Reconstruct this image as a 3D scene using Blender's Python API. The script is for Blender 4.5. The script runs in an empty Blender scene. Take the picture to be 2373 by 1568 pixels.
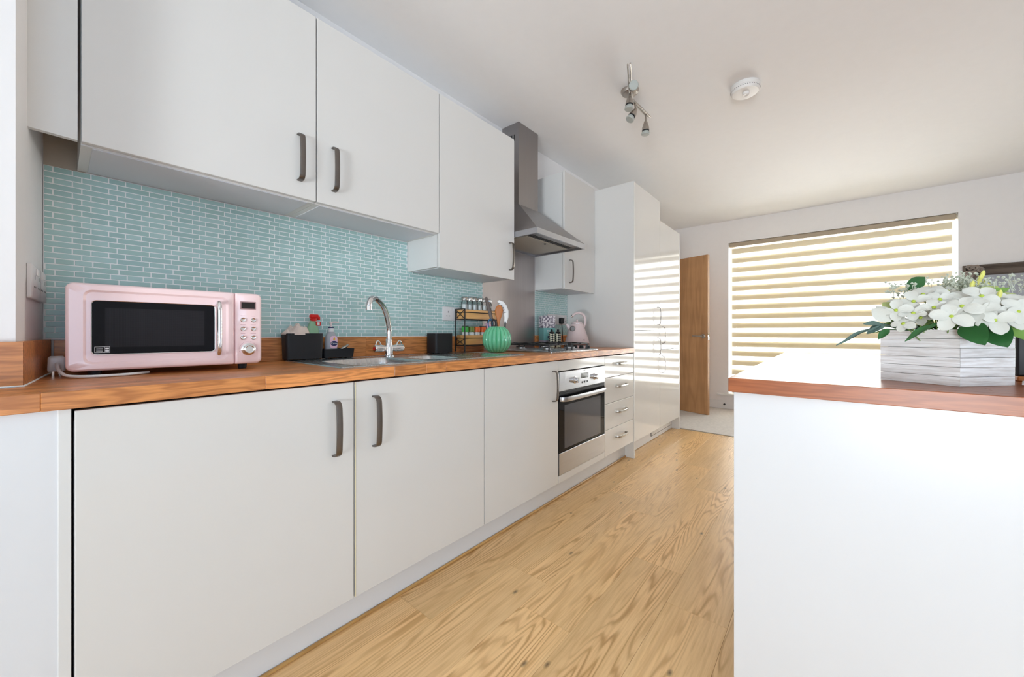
import bpy, bmesh, math, random
from mathutils import Vector, Matrix
random.seed(7)
PI = math.pi
SC = bpy.context.scene
COL = SC.collection

# ------------------------------------------------------------------ camera, world, lights, exposure
YAW = 0.6935
cam = bpy.data.cameras.new('camera')
cam.sensor_width = 36.0
cam.lens = 879.71 * 36.0 / 2373.0
cam.shift_y = -(784.0 - 771.65) / 2373.0
cam.clip_start = 0.02
camo = bpy.data.objects.new('camera', cam)
camo.location = (0, 0, 0.9788)
camo.rotation_euler = (PI / 2, 0, YAW - PI / 2)
COL.objects.link(camo)
SC.camera = camo

world = bpy.data.worlds.new('sky')
SC.world = world
world.use_nodes = True
wb = world.node_tree.nodes['Background']
wb.inputs[0].default_value = (0.86, 0.93, 1.0, 1)
wb.inputs[1].default_value = 1.2

def area(name, loc, direction, sx, sy, power, col):
    l = bpy.data.lights.new(name, 'AREA')
    l.shape = 'RECTANGLE'; l.size = sx; l.size_y = sy; l.energy = power; l.color = col
    o = bpy.data.objects.new(name, l)
    o.location = loc
    o.rotation_euler = Vector(direction).to_track_quat('-Z', 'Z').to_euler()
    COL.objects.link(o)
    return o
# daylight standing outside each of the three windows
area('daylight_far_window', (5.95, 0.01, 1.25), (-1, 0, 0), 2.3, 2.3, 300, (1.0, 0.99, 0.98))
area('daylight_side_window', (-0.9, -3.75, 1.25), (0, 1, 0), 2.6, 2.2, 48, (0.30, 0.60, 1.0))
area('daylight_near_window', (-2.95, -0.9, 1.3), (1, 0, 0), 3.4, 2.2, 12, (0.82, 0.90, 1.0))
# fill lamps added outside the near and side windows to brighten the ceiling
area('ceiling_fill_near', (-3.1, -0.9, 0.0), (1, 0, 1.5), 3.4, 1.2, 440, (0.90, 0.94, 1.0))
area('ceiling_fill_side', (-0.9, -3.95, 0.1), (0, 1, 1.5), 2.6, 1.2, 55, (0.78, 0.88, 1.0))

vs = SC.view_settings
vs.view_transform = 'Standard'; vs.look = 'None'; vs.gamma = 1.0; vs.use_curve_mapping = False
vs.exposure = 0.38
SC.cycles.max_bounces = 10
SC.cycles.diffuse_bounces = 6
SC.cycles.transparent_max_bounces = 16
SC.cycles.use_denoising = True

# ------------------------------------------------------------------ materials
def nm(name):
    m = bpy.data.materials.new(name); m.use_nodes = True
    return m, m.node_tree, m.node_tree.nodes['Principled BSDF']
def srgb(r, g, b):
    f = lambda c: (c / 255) / 12.92 if c / 255 <= 0.04045 else ((c / 255 + 0.055) / 1.055) ** 2.4
    return (f(r), f(g), f(b), 1)
def mat(name, col, rough=0.5, metal=0.0, coat=0.0, bump=0.0, bscale=200, ior=1.45, trans=0.0, vary=0.0, sss=0.0):
    m, t, b = nm(name)
    N, L = t.nodes, t.links
    b.inputs['Base Color'].default_value = col
    b.inputs['Roughness'].default_value = rough
    b.inputs['Metallic'].default_value = metal
    b.inputs['Coat Weight'].default_value = coat
    b.inputs['Coat Roughness'].default_value = 0.03
    b.inputs['IOR'].default_value = ior
    b.inputs['Transmission Weight'].default_value = trans
    tc = N.new('ShaderNodeTexCoord')
    no = N.new('ShaderNodeTexNoise'); no.inputs['Scale'].default_value = bscale; no.inputs['Detail'].default_value = 3
    L.new(tc.outputs['Object'], no.inputs['Vector'])
    if bump:
        bp = N.new('ShaderNodeBump'); bp.inputs['Strength'].default_value = bump; bp.inputs['Distance'].default_value = 0.002
        L.new(no.outputs['Fac'], bp.inputs['Height']); L.new(bp.outputs['Normal'], b.inputs['Normal'])
    # every surface gets a little procedural unevenness
    v = vary or 0.015
    mx = N.new('ShaderNodeMix'); mx.data_type = 'RGBA'
    n2 = N.new('ShaderNodeTexNoise'); n2.inputs['Scale'].default_value = bscale / 12.0
    L.new(tc.outputs['Object'], n2.inputs['Vector'])
    L.new(n2.outputs['Fac'], mx.inputs[0])
    mx.inputs[6].default_value = tuple(max(0, c * (1 - v)) for c in col[:3]) + (1,)
    mx.inputs[7].default_value = tuple(min(1, c * (1 + v)) for c in col[:3]) + (1,)
    L.new(mx.outputs[2], b.inputs['Base Color'])
    return m

def wood(name, c0, c1, c2, along=(0.35, 2.2, 2.2), k=16, fine=(4, 140, 140), rough=0.35, tint=0.16, ringmix=0.6,
         knots=False, bump=0.06, coat=0.0, spec=0.5, kcol=(0.12, 0.07, 0.035, 1), power=1.8, mask=False):
    """contour lines of a stretched noise give cathedral grain; a fine stretched noise gives the pores"""
    m, t, b = nm(name)
    N, L = t.nodes, t.links
    tc = N.new('ShaderNodeTexCoord'); oi = N.new('ShaderNodeObjectInfo')
    cmb = N.new('ShaderNodeVectorMath'); cmb.operation = 'SCALE'
    cr = N.new('ShaderNodeCombineXYZ')
    for i, f in enumerate((31.7, 17.3, 53.1)):
        mu = N.new('ShaderNodeMath'); mu.operation = 'MULTIPLY'; mu.inputs[1].default_value = f
        L.new(oi.outputs['Random'], mu.inputs[0]); L.new(mu.outputs[0], cr.inputs[i])
    def mapped(sc):
        a = N.new('ShaderNodeVectorMath'); a.operation = 'MULTIPLY'; a.inputs[1].default_value = sc
        L.new(tc.outputs['Object'], a.inputs[0])
        s = N.new('ShaderNodeVectorMath'); s.operation = 'ADD'
        L.new(a.outputs[0], s.inputs[0]); L.new(cr.outputs[0], s.inputs[1])
        return s.outputs[0]
    n1 = N.new('ShaderNodeTexNoise'); n1.inputs['Scale'].default_value = 2.0; n1.inputs['Detail'].default_value = 2.5
    n1.inputs['Roughness'].default_value = 0.42
    L.new(mapped(along), n1.inputs['Vector'])
    mu = N.new('ShaderNodeMath'); mu.operation = 'MULTIPLY'; mu.inputs[1].default_value = k * 2 * PI
    L.new(n1.outputs['Fac'], mu.inputs[0])
    si = N.new('ShaderNodeMath'); si.operation = 'SINE'; L.new(mu.outputs[0], si.inputs[0])
    rg = N.new('ShaderNodeMapRange'); rg.inputs[1].default_value = -1; rg.inputs[2].default_value = 1
    L.new(si.outputs[0], rg.inputs[0])
    pw = N.new('ShaderNodeMath'); pw.operation = 'POWER'; pw.inputs[1].default_value = power
    L.new(rg.outputs[0], pw.inputs[0])
    n2 = N.new('ShaderNodeTexNoise'); n2.inputs['Scale'].default_value = 1.0; n2.inputs['Detail'].default_value = 4
    n2.inputs['Roughness'].default_value = 0.65
    L.new(mapped(fine), n2.inputs['Vector'])
    m1 = N.new('ShaderNodeMix'); m1.data_type = 'RGBA'; m1.inputs[6].default_value = c1; m1.inputs[7].default_value = c0
    f1 = N.new('ShaderNodeMath'); f1.operation = 'MULTIPLY'; f1.inputs[1].default_value = ringmix
    if mask:
        nk = N.new('ShaderNodeTexNoise'); nk.inputs['Scale'].default_value = 1.0; nk.inputs['Detail'].default_value = 1
        L.new(mapped((1.1, 9, 9)), nk.inputs['Vector'])
        rk_ = N.new('ShaderNodeMapRange'); rk_.inputs[1].default_value = 0.40; rk_.inputs[2].default_value = 0.62; rk_.inputs[3].default_value = 0.12
        L.new(nk.outputs['Fac'], rk_.inputs[0])
        mm = N.new('ShaderNodeMath'); mm.operation = 'MULTIPLY'; L.new(pw.outputs[0], mm.inputs[0]); L.new(rk_.outputs[0], mm.inputs[1])
        L.new(mm.outputs[0], f1.inputs[0])
    else:
        L.new(pw.outputs[0], f1.inputs[0])
    L.new(f1.outputs[0], m1.inputs[0])
    m2 = N.new('ShaderNodeMix'); m2.data_type = 'RGBA'; m2.inputs[7].default_value = c2
    f2 = N.new('ShaderNodeMapRange'); f2.inputs[1].default_value = 0.42; f2.inputs[2].default_value = 0.75; f2.inputs[4].default_value = 0.75
    L.new(n2.outputs['Fac'], f2.inputs[0]); L.new(f2.outputs[0], m2.inputs[0]); L.new(m1.outputs[2], m2.inputs[6])
    out = m2.outputs[2]
    # broad tone drift inside a board
    n3 = N.new('ShaderNodeTexNoise'); n3.inputs['Scale'].default_value = 1.0; n3.inputs['Detail'].default_value = 1
    L.new(mapped((1.2, 7, 7)), n3.inputs['Vector'])
    hs = N.new('ShaderNodeHueSaturation')
    va = N.new('ShaderNodeMath'); va.operation = 'MULTIPLY_ADD'; va.inputs[1].default_value = tint; va.inputs[2].default_value = 1 - tint / 2
    L.new(oi.outputs['Random'], va.inputs[0])
    vb = N.new('ShaderNodeMath'); vb.operation = 'MULTIPLY_ADD'; vb.inputs[1].default_value = 0.35; vb.inputs[2].default_value = -0.175
    L.new(n3.outputs['Fac'], vb.inputs[0])
    vc = N.new('ShaderNodeMath'); vc.operation = 'ADD'; L.new(va.outputs[0], vc.inputs[0]); L.new(vb.outputs[0], vc.inputs[1])
    L.new(vc.outputs[0], hs.inputs['Value']); L.new(out, hs.inputs['Color'])
    out = hs.outputs[0]
    if knots:
        vo = N.new('ShaderNodeTexVoronoi'); vo.voronoi_dimensions = '2D'; vo.inputs['Scale'].default_value = 1.0; vo.inputs['Randomness'].default_value = 1.0
        L.new(mapped((1.7, 3.6, 1)), vo.inputs['Vector'])
        kr = N.new('ShaderNodeMapRange'); kr.inputs[1].default_value = 0.004; kr.inputs[2].default_value = 0.032
        kr.inputs[3].default_value = 0.85; kr.inputs[4].default_value = 0.0
        L.new(vo.outputs['Distance'], kr.inputs[0])
        mk = N.new('ShaderNodeMix'); mk.data_type = 'RGBA'; mk.inputs[7].default_value = kcol
        L.new(kr.outputs[0], mk.inputs[0]); L.new(out, mk.inputs[6]); out = mk.outputs[2]
    L.new(out, b.inputs['Base Color'])
    b.inputs['Roughness'].default_value = rough
    b.inputs['Coat Weight'].default_value = coat
    b.inputs['Coat Roughness'].default_value = 0.12
    b.inputs['Specular IOR Level'].default_value = spec
    if bump:
        bp = N.new('ShaderNodeBump'); bp.inputs['Strength'].default_value = bump; bp.inputs['Distance'].default_value = 0.001
        L.new(n2.outputs['Fac'], bp.inputs['Height']); L.new(bp.outputs['Normal'], b.inputs['Normal'])
    return m

def brushed(name, col, rough, sc=(4, 4, 300), amt=0.12):
    m, t, b = nm(name); N, L = t.nodes, t.links
    b.inputs['Metallic'].default_value = 1.0
    tc = N.new('ShaderNodeTexCoord'); mp = N.new('ShaderNodeMapping'); mp.inputs['Scale'].default_value = sc
    no = N.new('ShaderNodeTexNoise'); no.inputs['Scale'].default_value = 1; no.inputs['Detail'].default_value = 3
    L.new(tc.outputs['Object'], mp.inputs[0]); L.new(mp.outputs[0], no.inputs['Vector'])
    r = N.new('ShaderNodeMapRange'); r.inputs[3].default_value = rough - amt; r.inputs[4].default_value = rough + amt
    L.new(no.outputs['Fac'], r.inputs[0]); L.new(r.outputs[0], b.inputs['Roughness'])
    mx = N.new('ShaderNodeMix'); mx.data_type = 'RGBA'
    mx.inputs[6].default_value = tuple(c * 0.9 for c in col[:3]) + (1,); mx.inputs[7].default_value = tuple(min(1, c * 1.08) for c in col[:3]) + (1,)
    L.new(no.outputs['Fac'], mx.inputs[0]); L.new(mx.outputs[2], b.inputs['Base Color'])
    return m

W = {}
W['door'] = mat('white_gloss_laminate', (0.715, 0.697, 0.67, 1), 0.09, bscale=40)
W['carcass'] = mat('white_melamine', (0.72, 0.71, 0.69, 1), 0.35, bscale=40)
W['panel'] = mat('white_satin_board', (0.74, 0.745, 0.76, 1), 0.3, bscale=40)
W['baseboard'] = mat('grey_white_board', (0.64, 0.65, 0.69, 1), 0.4)
W['edge'] = mat('cream_edge_band', (0.80, 0.72, 0.48, 1), 0.4)
W['dark'] = mat('shadow_gap_black', (0.02, 0.02, 0.018, 1), 0.8)
W['wall'] = mat('warm_white_wall_paint', (0.84, 0.815, 0.805, 1), 0.75, bump=0.04, bscale=300)
W['bare'] = mat('unpainted_plaster', (0.46, 0.40, 0.33, 1), 0.9, bscale=30, vary=0.12)
W['ceil'] = mat('white_ceiling_paint', (0.86, 0.85, 0.85, 1), 0.85, bump=0.03, bscale=260)
W['trim'] = mat('white_gloss_trim', (0.82, 0.81, 0.80, 1), 0.35)
W['grout'] = mat('pale_grout', (0.88, 0.90, 0.89, 1), 0.8)
TILES = []
for i, c in enumerate([(174, 206, 203), (168, 200, 197), (180, 211, 208), (171, 203, 198)]):
    TILES.append(mat('aqua_glass_tile_%s' % 'abcd'[i], srgb(*c), 0.12, bscale=30, vary=0.04))
W['handle'] = brushed('gunmetal_nickel', (0.20, 0.18, 0.165, 1), 0.36)
W['handle_br'] = brushed('bright_nickel', (0.48, 0.46, 0.43, 1), 0.28)
W['steel'] = brushed('brushed_steel', (0.49, 0.495, 0.52, 1), 0.30, sc=(3, 3, 200), amt=0.04)
W['steel_v'] = brushed('brushed_steel_vertical', (0.52, 0.475, 0.465, 1), 0.36, sc=(60, 60, 2), amt=0.1)
W['hood'] = brushed('hood_steel', (0.36, 0.34, 0.335, 1), 0.38, sc=(90, 90, 2))
W['sinkm'] = brushed('sink_steel', (0.60, 0.60, 0.60, 1), 0.26, sc=(120, 3, 3))
W['chrome'] = mat('chrome', (0.82, 0.82, 0.83, 1), 0.05, metal=1.0)
W['blackglass'] = mat('black_glass', (0.008, 0.008, 0.010, 1), 0.04, ior=1.22)
W['black'] = mat('matt_black_plastic', (0.012, 0.012, 0.014, 1), 0.5)
W['castiron'] = mat('black_cast_iron', (0.018, 0.018, 0.02, 1), 0.4)
W['wire'] = mat('black_wire', (0.015, 0.015, 0.015, 1), 0.45)
W['pink'] = mat('pale_pink_enamel', srgb(255, 224, 223), 0.16, coat=0.3, bscale=30)
W['kettle'] = mat('dusty_pink_enamel', srgb(222, 203, 203), 0.28, bscale=60)
W['mint'] = mat('mint_green_glaze', srgb(110, 196, 150), 0.10, coat=0.5, bscale=20, vary=0.06)
W['whiteplastic'] = mat('white_plastic', (0.80, 0.79, 0.78, 1), 0.3)
W['socket'] = mat('socket_white', (0.75, 0.72, 0.71, 1), 0.3)
W['grey'] = mat('grey_slot', (0.10, 0.10, 0.10, 1), 0.5)
W['clearglass'] = mat('clear_glass', (0.95, 0.97, 0.97, 1), 0.02, trans=1.0)
W['bamboo'] = wood('bamboo_board', srgb(190, 130, 70), srgb(226, 172, 104), srgb(205, 148, 86), along=(0.6, 8, 8), k=5, fine=(8, 160, 160), rough=0.4, tint=0.05)
W['woodspoon'] = wood('spoon_wood', srgb(170, 98, 45), srgb(196, 122, 62), srgb(176, 104, 50), along=(4, 4, 1), k=4, fine=(100, 100, 8), rough=0.5, tint=0.05)
W['worktop'] = wood('oiled_oak_stave', srgb(156, 92, 46), srgb(226, 152, 88), srgb(170, 102, 54), along=(2.2, 18, 18), k=6, fine=(14, 240, 240), rough=0.3, tint=0.30, ringmix=0.6, power=1.6)
W['island'] = wood('oiled_oak_stave_island', srgb(122, 64, 34), srgb(168, 98, 58), srgb(130, 72, 40), along=(18, 1.8, 18), k=5, fine=(220, 9, 220), rough=0.3, tint=0.22, ringmix=0.5, spec=0.35)
W['floor'] = wood('oak_floor_board', srgb(176, 124, 66), srgb(246, 206, 150), srgb(214, 168, 108), along=(0.36, 4.4, 4.4), k=24, fine=(6, 120, 120), rough=0.36, tint=0.16, ringmix=0.75, knots=True, bump=0.12, power=2.6, mask=True)
W['oakdoor'] = wood('oak_veneer', srgb(148, 104, 66), srgb(186, 140, 96), srgb(164, 118, 78), along=(4.0, 4.0, 0.4), k=6, fine=(120, 120, 4), rough=0.4, tint=0.05, ringmix=0.45)
W['bead'] = wood('oak_bead', srgb(170, 124, 66), srgb(205, 160, 96), srgb(180, 134, 76), rough=0.4)
W['plank_white'] = wood('whitewashed_board', srgb(226, 222, 220), srgb(251, 250, 250), srgb(196, 186, 178), along=(3, 3, 22), k=4, fine=(14, 14, 260), rough=0.6, tint=0.08, ringmix=0.45, bump=0.5)
W['frame'] = mat('aged_dark_silver_frame', (0.16, 0.13, 0.11, 1), 0.35, metal=0.6, bump=0.8, bscale=60, vary=0.35)
W['scroll'] = mat('tarnished_silver_scroll', (0.34, 0.30, 0.27, 1), 0.35, metal=0.7, bump=0.6, bscale=90, vary=0.3)
W['mirror'] = mat('mirror_glass', (0.62, 0.64, 0.67, 1), 0.03, metal=1.0)
W['petal'] = mat('cream_white_petal', (0.66, 0.66, 0.60, 1), 0.6, bump=0.25, bscale=160)
W['centre'] = mat('lime_flower_centre', srgb(176, 196, 66), 0.5)
W['bud'] = mat('lemon_bud', srgb(222, 222, 120), 0.5)
W['leaf'] = mat('dark_green_leaf', srgb(44, 98, 48), 0.4, bscale=120, vary=0.3)
W['leaf2'] = mat('fresh_green_leaf', srgb(120, 158, 72), 0.45, bscale=120, vary=0.2)
W['leaf3'] = mat('blue_green_leaf', srgb(92, 116, 108), 0.5, bscale=120, vary=0.2)
W['leaf4'] = mat('olive_leaf', srgb(172, 184, 118), 0.5, bscale=120, vary=0.2)
W['foam'] = mat('dark_moss', (0.03, 0.045, 0.025, 1), 0.9, bump=1, bscale=200)
W['breath'] = mat('pale_grey_green_blossom', srgb(206, 212, 196), 0.7)
W['satin'] = brushed('satin_nickel', (0.46, 0.42, 0.38, 1), 0.3)
W['lamp'] = mat('frosted_lamp_glass', (0.42, 0.44, 0.41, 1), 0.35)
W['alarm'] = mat('alarm_plastic', (0.80, 0.78, 0.76, 1), 0.4)
W['carpet'] = mat('pale_grey_carpet', (0.70, 0.66, 0.63, 1), 0.95, bump=1.0, bscale=420, vary=0.16)
W['filter'] = mat('cream_filter', (0.42, 0.39, 0.33, 1), 0.45, metal=0.3)
W['red'] = mat('red_plastic', srgb(212, 30, 24), 0.3)
W['bottle'] = mat('green_clear_plastic', srgb(138, 178, 142), 0.15, bscale=40)
W['soap'] = mat('clear_soap_plastic', srgb(176, 176, 180), 0.12)
W['navy'] = mat('navy_label', srgb(34, 38, 88), 0.4)
W['labelpink'] = mat('pink_label', srgb(238, 196, 214), 0.4)
W['orange'] = mat('orange_lid', srgb(226, 104, 44), 0.35)
W['yellow'] = mat('yellow_print', srgb(240, 190, 70), 0.4)
W['green'] = mat('green_lid', srgb(70, 172, 74), 0.35)
W['olive'] = mat('olive_lid', srgb(110, 124, 44), 0.35)
W['spice'] = mat('white_spice', (0.72, 0.72, 0.70, 1), 0.3)
W['teal'] = mat('teal_print', srgb(120, 178, 176), 0.4)
W['lilac'] = mat('lilac_print', srgb(176, 166, 184), 0.4)
W['cloth'] = mat('cream_cotton_cloth', srgb(226, 208, 196), 0.9, bump=0.6, bscale=260, vary=0.15)
W['blue'] = mat('blue_plastic', srgb(20, 96, 140), 0.35)
W['display'] = mat('dark_display', (0.02, 0.014, 0.014, 1), 0.1)
W['rosetxt'] = mat('rose_print', srgb(196, 140, 148), 0.4)

def pattern_mat(name, c0, c1, kind):
    m, t, b = nm(name); N, L = t.nodes, t.links
    tc = N.new('ShaderNodeTexCoord')
    if kind == 'marble':
        no = N.new('ShaderNodeTexNoise'); no.inputs['Scale'].default_value = 60; no.inputs['Detail'].default_value = 2
        r = N.new('ShaderNodeValToRGB'); r.color_ramp.elements[0].position = 0.46; r.color_ramp.elements[1].position = 0.54
        r.color_ramp.elements[0].color = c0; r.color_ramp.elements[1].color = c1
        L.new(tc.outputs['Object'], no.inputs['Vector']); L.new(no.outputs['Fac'], r.inputs[0]); L.new(r.outputs[0], b.inputs['Base Color'])
    else:
        mp = N.new('ShaderNodeMapping'); mp.inputs['Rotation'].default_value = (0, PI / 4, 0); mp.inputs['Scale'].default_value = (1, 0.001, 1)
        ck = N.new('ShaderNodeTexChecker'); ck.inputs['Scale'].default_value = 95
        ck.inputs['Color1'].default_value = c0; ck.inputs['Color2'].default_value = c1
        L.new(tc.outputs['Object'], mp.inputs[0]); L.new(mp.outputs[0], ck.inputs['Vector']); L.new(ck.outputs['Color'], b.inputs['Base Color'])
    b.inputs['Roughness'].default_value = 0.35
    return m
W['marble'] = pattern_mat('grey_floral_print', srgb(120, 112, 128), srgb(228, 222, 226), 'marble')
W['diamond'] = pattern_mat('black_cream_diamonds', srgb(22, 24, 22), srgb(226, 224, 200), 'diamond')

def blind_mat(name, col, transl, transp):
    m = bpy.data.materials.new(name); m.use_nodes = True
    t = m.node_tree; N, L = t.nodes, t.links
    N.remove(N['Principled BSDF']); out = N['Material Output']
    d = N.new('ShaderNodeBsdfDiffuse'); d.inputs[0].default_value = col
    tr = N.new('ShaderNodeBsdfTranslucent'); tr.inputs[0].default_value = col
    mx = N.new('ShaderNodeMixShader'); mx.inputs[0].default_value = transl
    L.new(d.outputs[0], mx.inputs[1]); L.new(tr.outputs[0], mx.inputs[2])
    tp = N.new('ShaderNodeBsdfTransparent'); m2 = N.new('ShaderNodeMixShader'); m2.inputs[0].default_value = transp
    L.new(mx.outputs[0], m2.inputs[1]); L.new(tp.outputs[0], m2.inputs[2]); L.new(m2.outputs[0], out.inputs[0])
    # woven threads
    tc = N.new('ShaderNodeTexCoord'); wv = N.new('ShaderNodeTexWave'); wv.inputs['Scale'].default_value = 160; wv.bands_direction = 'Z'
    bp = N.new('ShaderNodeBump'); bp.inputs['Strength'].default_value = 0.05
    L.new(tc.outputs['Object'], wv.inputs['Vector']); L.new(wv.outputs['Fac'], bp.inputs['Height']); L.new(bp.outputs[0], d.inputs['Normal'])
    return m
W['band'] = blind_mat('cream_blind_fabric', (0.86, 0.81, 0.68, 1), 0.31, 0.0)
W['sheer'] = blind_mat('sheer_blind_fabric', (0.85, 0.84, 0.80, 1), 0.5, 0.72)
def pane_mat():
    m = bpy.data.materials.new('window_glass'); m.use_nodes = True
    t = m.node_tree; N, L = t.nodes, t.links
    N.remove(N['Principled BSDF'])
    tp = N.new('ShaderNodeBsdfTransparent'); tp.inputs[0].default_value = (0.95, 0.97, 0.97, 1)
    g = N.new('ShaderNodeBsdfGlossy'); g.inputs['Roughness'].default_value = 0.02
    fr = N.new('ShaderNodeFresnel'); mx = N.new('ShaderNodeMixShader')
    L.new(fr.outputs[0], mx.inputs[0]); L.new(tp.outputs[0], mx.inputs[1]); L.new(g.outputs[0], mx.inputs[2])
    L.new(mx.outputs[0], N['Material Output'].inputs[0])
    return m
W['pane'] = pane_mat()
W['jarglass'] = pane_mat(); W['jarglass'].name = 'thin_jar_glass'

# ------------------------------------------------------------------ mesh helpers
class M:
    def __init__(s): s.v = []; s.f = []
    def add(s, vs, fs):
        o = len(s.v); s.v += [tuple(p) for p in vs]; s.f += [tuple(i + o for i in f) for f in fs]; return s
    def box(s, x0, x1, y0, y1, z0, z1, c=0.0):
        if c <= 0:
            return s.add([(x0, y0, z0), (x1, y0, z0), (x1, y1, z0), (x0, y1, z0), (x0, y0, z1), (x1, y0, z1), (x1, y1, z1), (x0, y1, z1)],
                         [(0, 3, 2, 1), (4, 5, 6, 7), (0, 1, 5, 4), (1, 2, 6, 5), (2, 3, 7, 6), (3, 0, 4, 7)])
        X, Y, Z = (x0, x1), (y0, y1), (z0, z1); vs = []; idx = {}
        for i in (0, 1):
            for j in (0, 1):
                for k in (0, 1):
                    dx, dy, dz = (c, -c)[i], (c, -c)[j], (c, -c)[k]
                    for a, p in enumerate([(X[i], Y[j] + dy, Z[k] + dz), (X[i] + dx, Y[j], Z[k] + dz), (X[i] + dx, Y[j] + dy, Z[k])]):
                        idx[i, j, k, a] = len(vs); vs.append(p)
        fs = []
        for i in (0, 1): fs.append([idx[i, j, k, 0] for j, k in ((0, 0), (1, 0), (1, 1), (0, 1))])
        for j in (0, 1): fs.append([idx[i, j, k, 1] for i, k in ((0, 0), (1, 0), (1, 1), (0, 1))])
        for k in (0, 1): fs.append([idx[i, j, k, 2] for i, j in ((0, 0), (1, 0), (1, 1), (0, 1))])
        for i in (0, 1):
            for j in (0, 1): fs.append([idx[i, j, 0, 0], idx[i, j, 1, 0], idx[i, j, 1, 1], idx[i, j, 0, 1]])
            for k in (0, 1): fs.append([idx[i, 0, k, 0], idx[i, 1, k, 0], idx[i, 1, k, 2], idx[i, 0, k, 2]])
        for j in (0, 1):
            for k in (0, 1): fs.append([idx[0, j, k, 1], idx[1, j, k, 1], idx[1, j, k, 2], idx[0, j, k, 2]])
        for i in (0, 1):
            for j in (0, 1):
                for k in (0, 1): fs.append([idx[i, j, k, a] for a in (0, 1, 2)])
        return s.add(vs, fs)
    def lathe(s, c, prof, n=24, axis='z', fn=None):
        vs = []; fs = []
        for r, h in prof:
            for i in range(n):
                a = 2 * PI * i / n; rr = r * (fn(a, h) if fn else 1)
                p = (rr * math.cos(a), rr * math.sin(a), h)
                if axis == 'x': p = (p[2], p[0], p[1])
                if axis == 'y': p = (p[0], p[2], p[1])
                vs.append((c[0] + p[0], c[1] + p[1], c[2] + p[2]))
        m = len(prof)
        for j in range(m - 1):
            for i in range(n):
                fs.append((j * n + i, j * n + (i + 1) % n, (j + 1) * n + (i + 1) % n, (j + 1) * n + i))
        fs.append(tuple(range(n))[::-1]); fs.append(tuple((m - 1) * n + i for i in range(n)))
        return s.add(vs, fs)
    def cyl(s, p0, p1, r0, r1=None, n=14):
        return s.tube([p0, p1], [r0, r0 if r1 is None else r1], n)
    def tube(s, path, r, n=10, flat=None):
        path = [Vector(p) for p in path]; m = len(path)
        if not isinstance(r, (list, tuple)): r = [r] * m
        vs = []; fs = []
        t0 = (path[1] - path[0]).normalized()
        up = Vector((0, 0, 1)) if abs(t0.z) < 0.9 else Vector((1, 0, 0))
        a = t0.cross(up).normalized()
        for i, p in enumerate(path):
            t = (path[min(i + 1, m - 1)] - path[max(i - 1, 0)]).normalized()
            a = (a - t * a.dot(t)).normalized(); b = t.cross(a)
            for k in range(n):
                an = 2 * PI * k / n
                q = p + a * (math.cos(an) * r[i]) + b * (math.sin(an) * r[i] * (flat or 1)); vs.append(q)
        for i in range(m - 1):
            for k in range(n): fs.append((i * n + k, i * n + (k + 1) % n, (i + 1) * n + (k + 1) % n, (i + 1) * n + k))
        fs.append(tuple(range(n))[::-1]); fs.append(tuple((m - 1) * n + k for k in range(n)))
        return s.add(vs, fs)
    def strap(s, path, wa, w, t):
        path = [Vector(p) for p in path]; wa = Vector(wa); m = len(path); vs = []; fs = []
        for i, p in enumerate(path):
            tg = (path[min(i + 1, m - 1)] - path[max(i - 1, 0)]).normalized(); n = tg.cross(wa).normalized()
            e = 0.25
            for a, b in ((-1, -1 + e), (-1 + e, -1), (1 - e, -1), (1, -1 + e), (1, 1 - e), (1 - e, 1), (-1 + e, 1), (-1, 1 - e)):
                vs.append(p + wa * (a * w / 2) + n * (b * t / 2))
        for i in range(m - 1):
            for k in range(8): fs.append((i * 8 + k, i * 8 + (k + 1) % 8, (i + 1) * 8 + (k + 1) % 8, (i + 1) * 8 + k))
        fs.append(tuple(range(8))[::-1]); fs.append(tuple((m - 1) * 8 + k for k in range(8)))
        return s.add(vs, fs)
    def loft(s, loops, cap0=True, cap1=True):
        n = len(loops[0]); vs = [p for l in loops for p in l]; fs = []
        for j in range(len(loops) - 1):
            for i in range(n): fs.append((j * n + i, j * n + (i + 1) % n, (j + 1) * n + (i + 1) % n, (j + 1) * n + i))
        if cap0: fs.append(tuple(range(n))[::-1])
        if cap1: fs.append(tuple((len(loops) - 1) * n + i for i in range(n)))
        return s.add(vs, fs)
    def prism(s, pts, z0, z1):
        n = len(pts)
        return s.loft([[(x, y, z0) for x, y in pts], [(x, y, z1) for x, y in pts]])

def rr(a0, a1, b0, b1, r, n=5):
    """rounded rectangle in 2D, r = radius or (bl, br, tr, tl)"""
    if not isinstance(r, tuple): r = (r,) * 4
    out = []
    for (cx, cy, q, rad) in ((a0, b0, 2, r[0]), (a1, b0, 3, r[1]), (a1, b1, 0, r[2]), (a0, b1, 1, r[3])):
        sx = 1 if cx == a0 else -1; sy = 1 if cy == b0 else -1
        for i in range(n + 1):
            an = q * PI / 2 + i / n * PI / 2
            out.append((cx + sx * rad + rad * math.cos(an), cy + sy * rad + rad * math.sin(an)))
    return out
def xz(l, y): return [(a, y, b) for a, b in l]
def xy(l, z): return [(a, b, z) for a, b in l]

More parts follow.
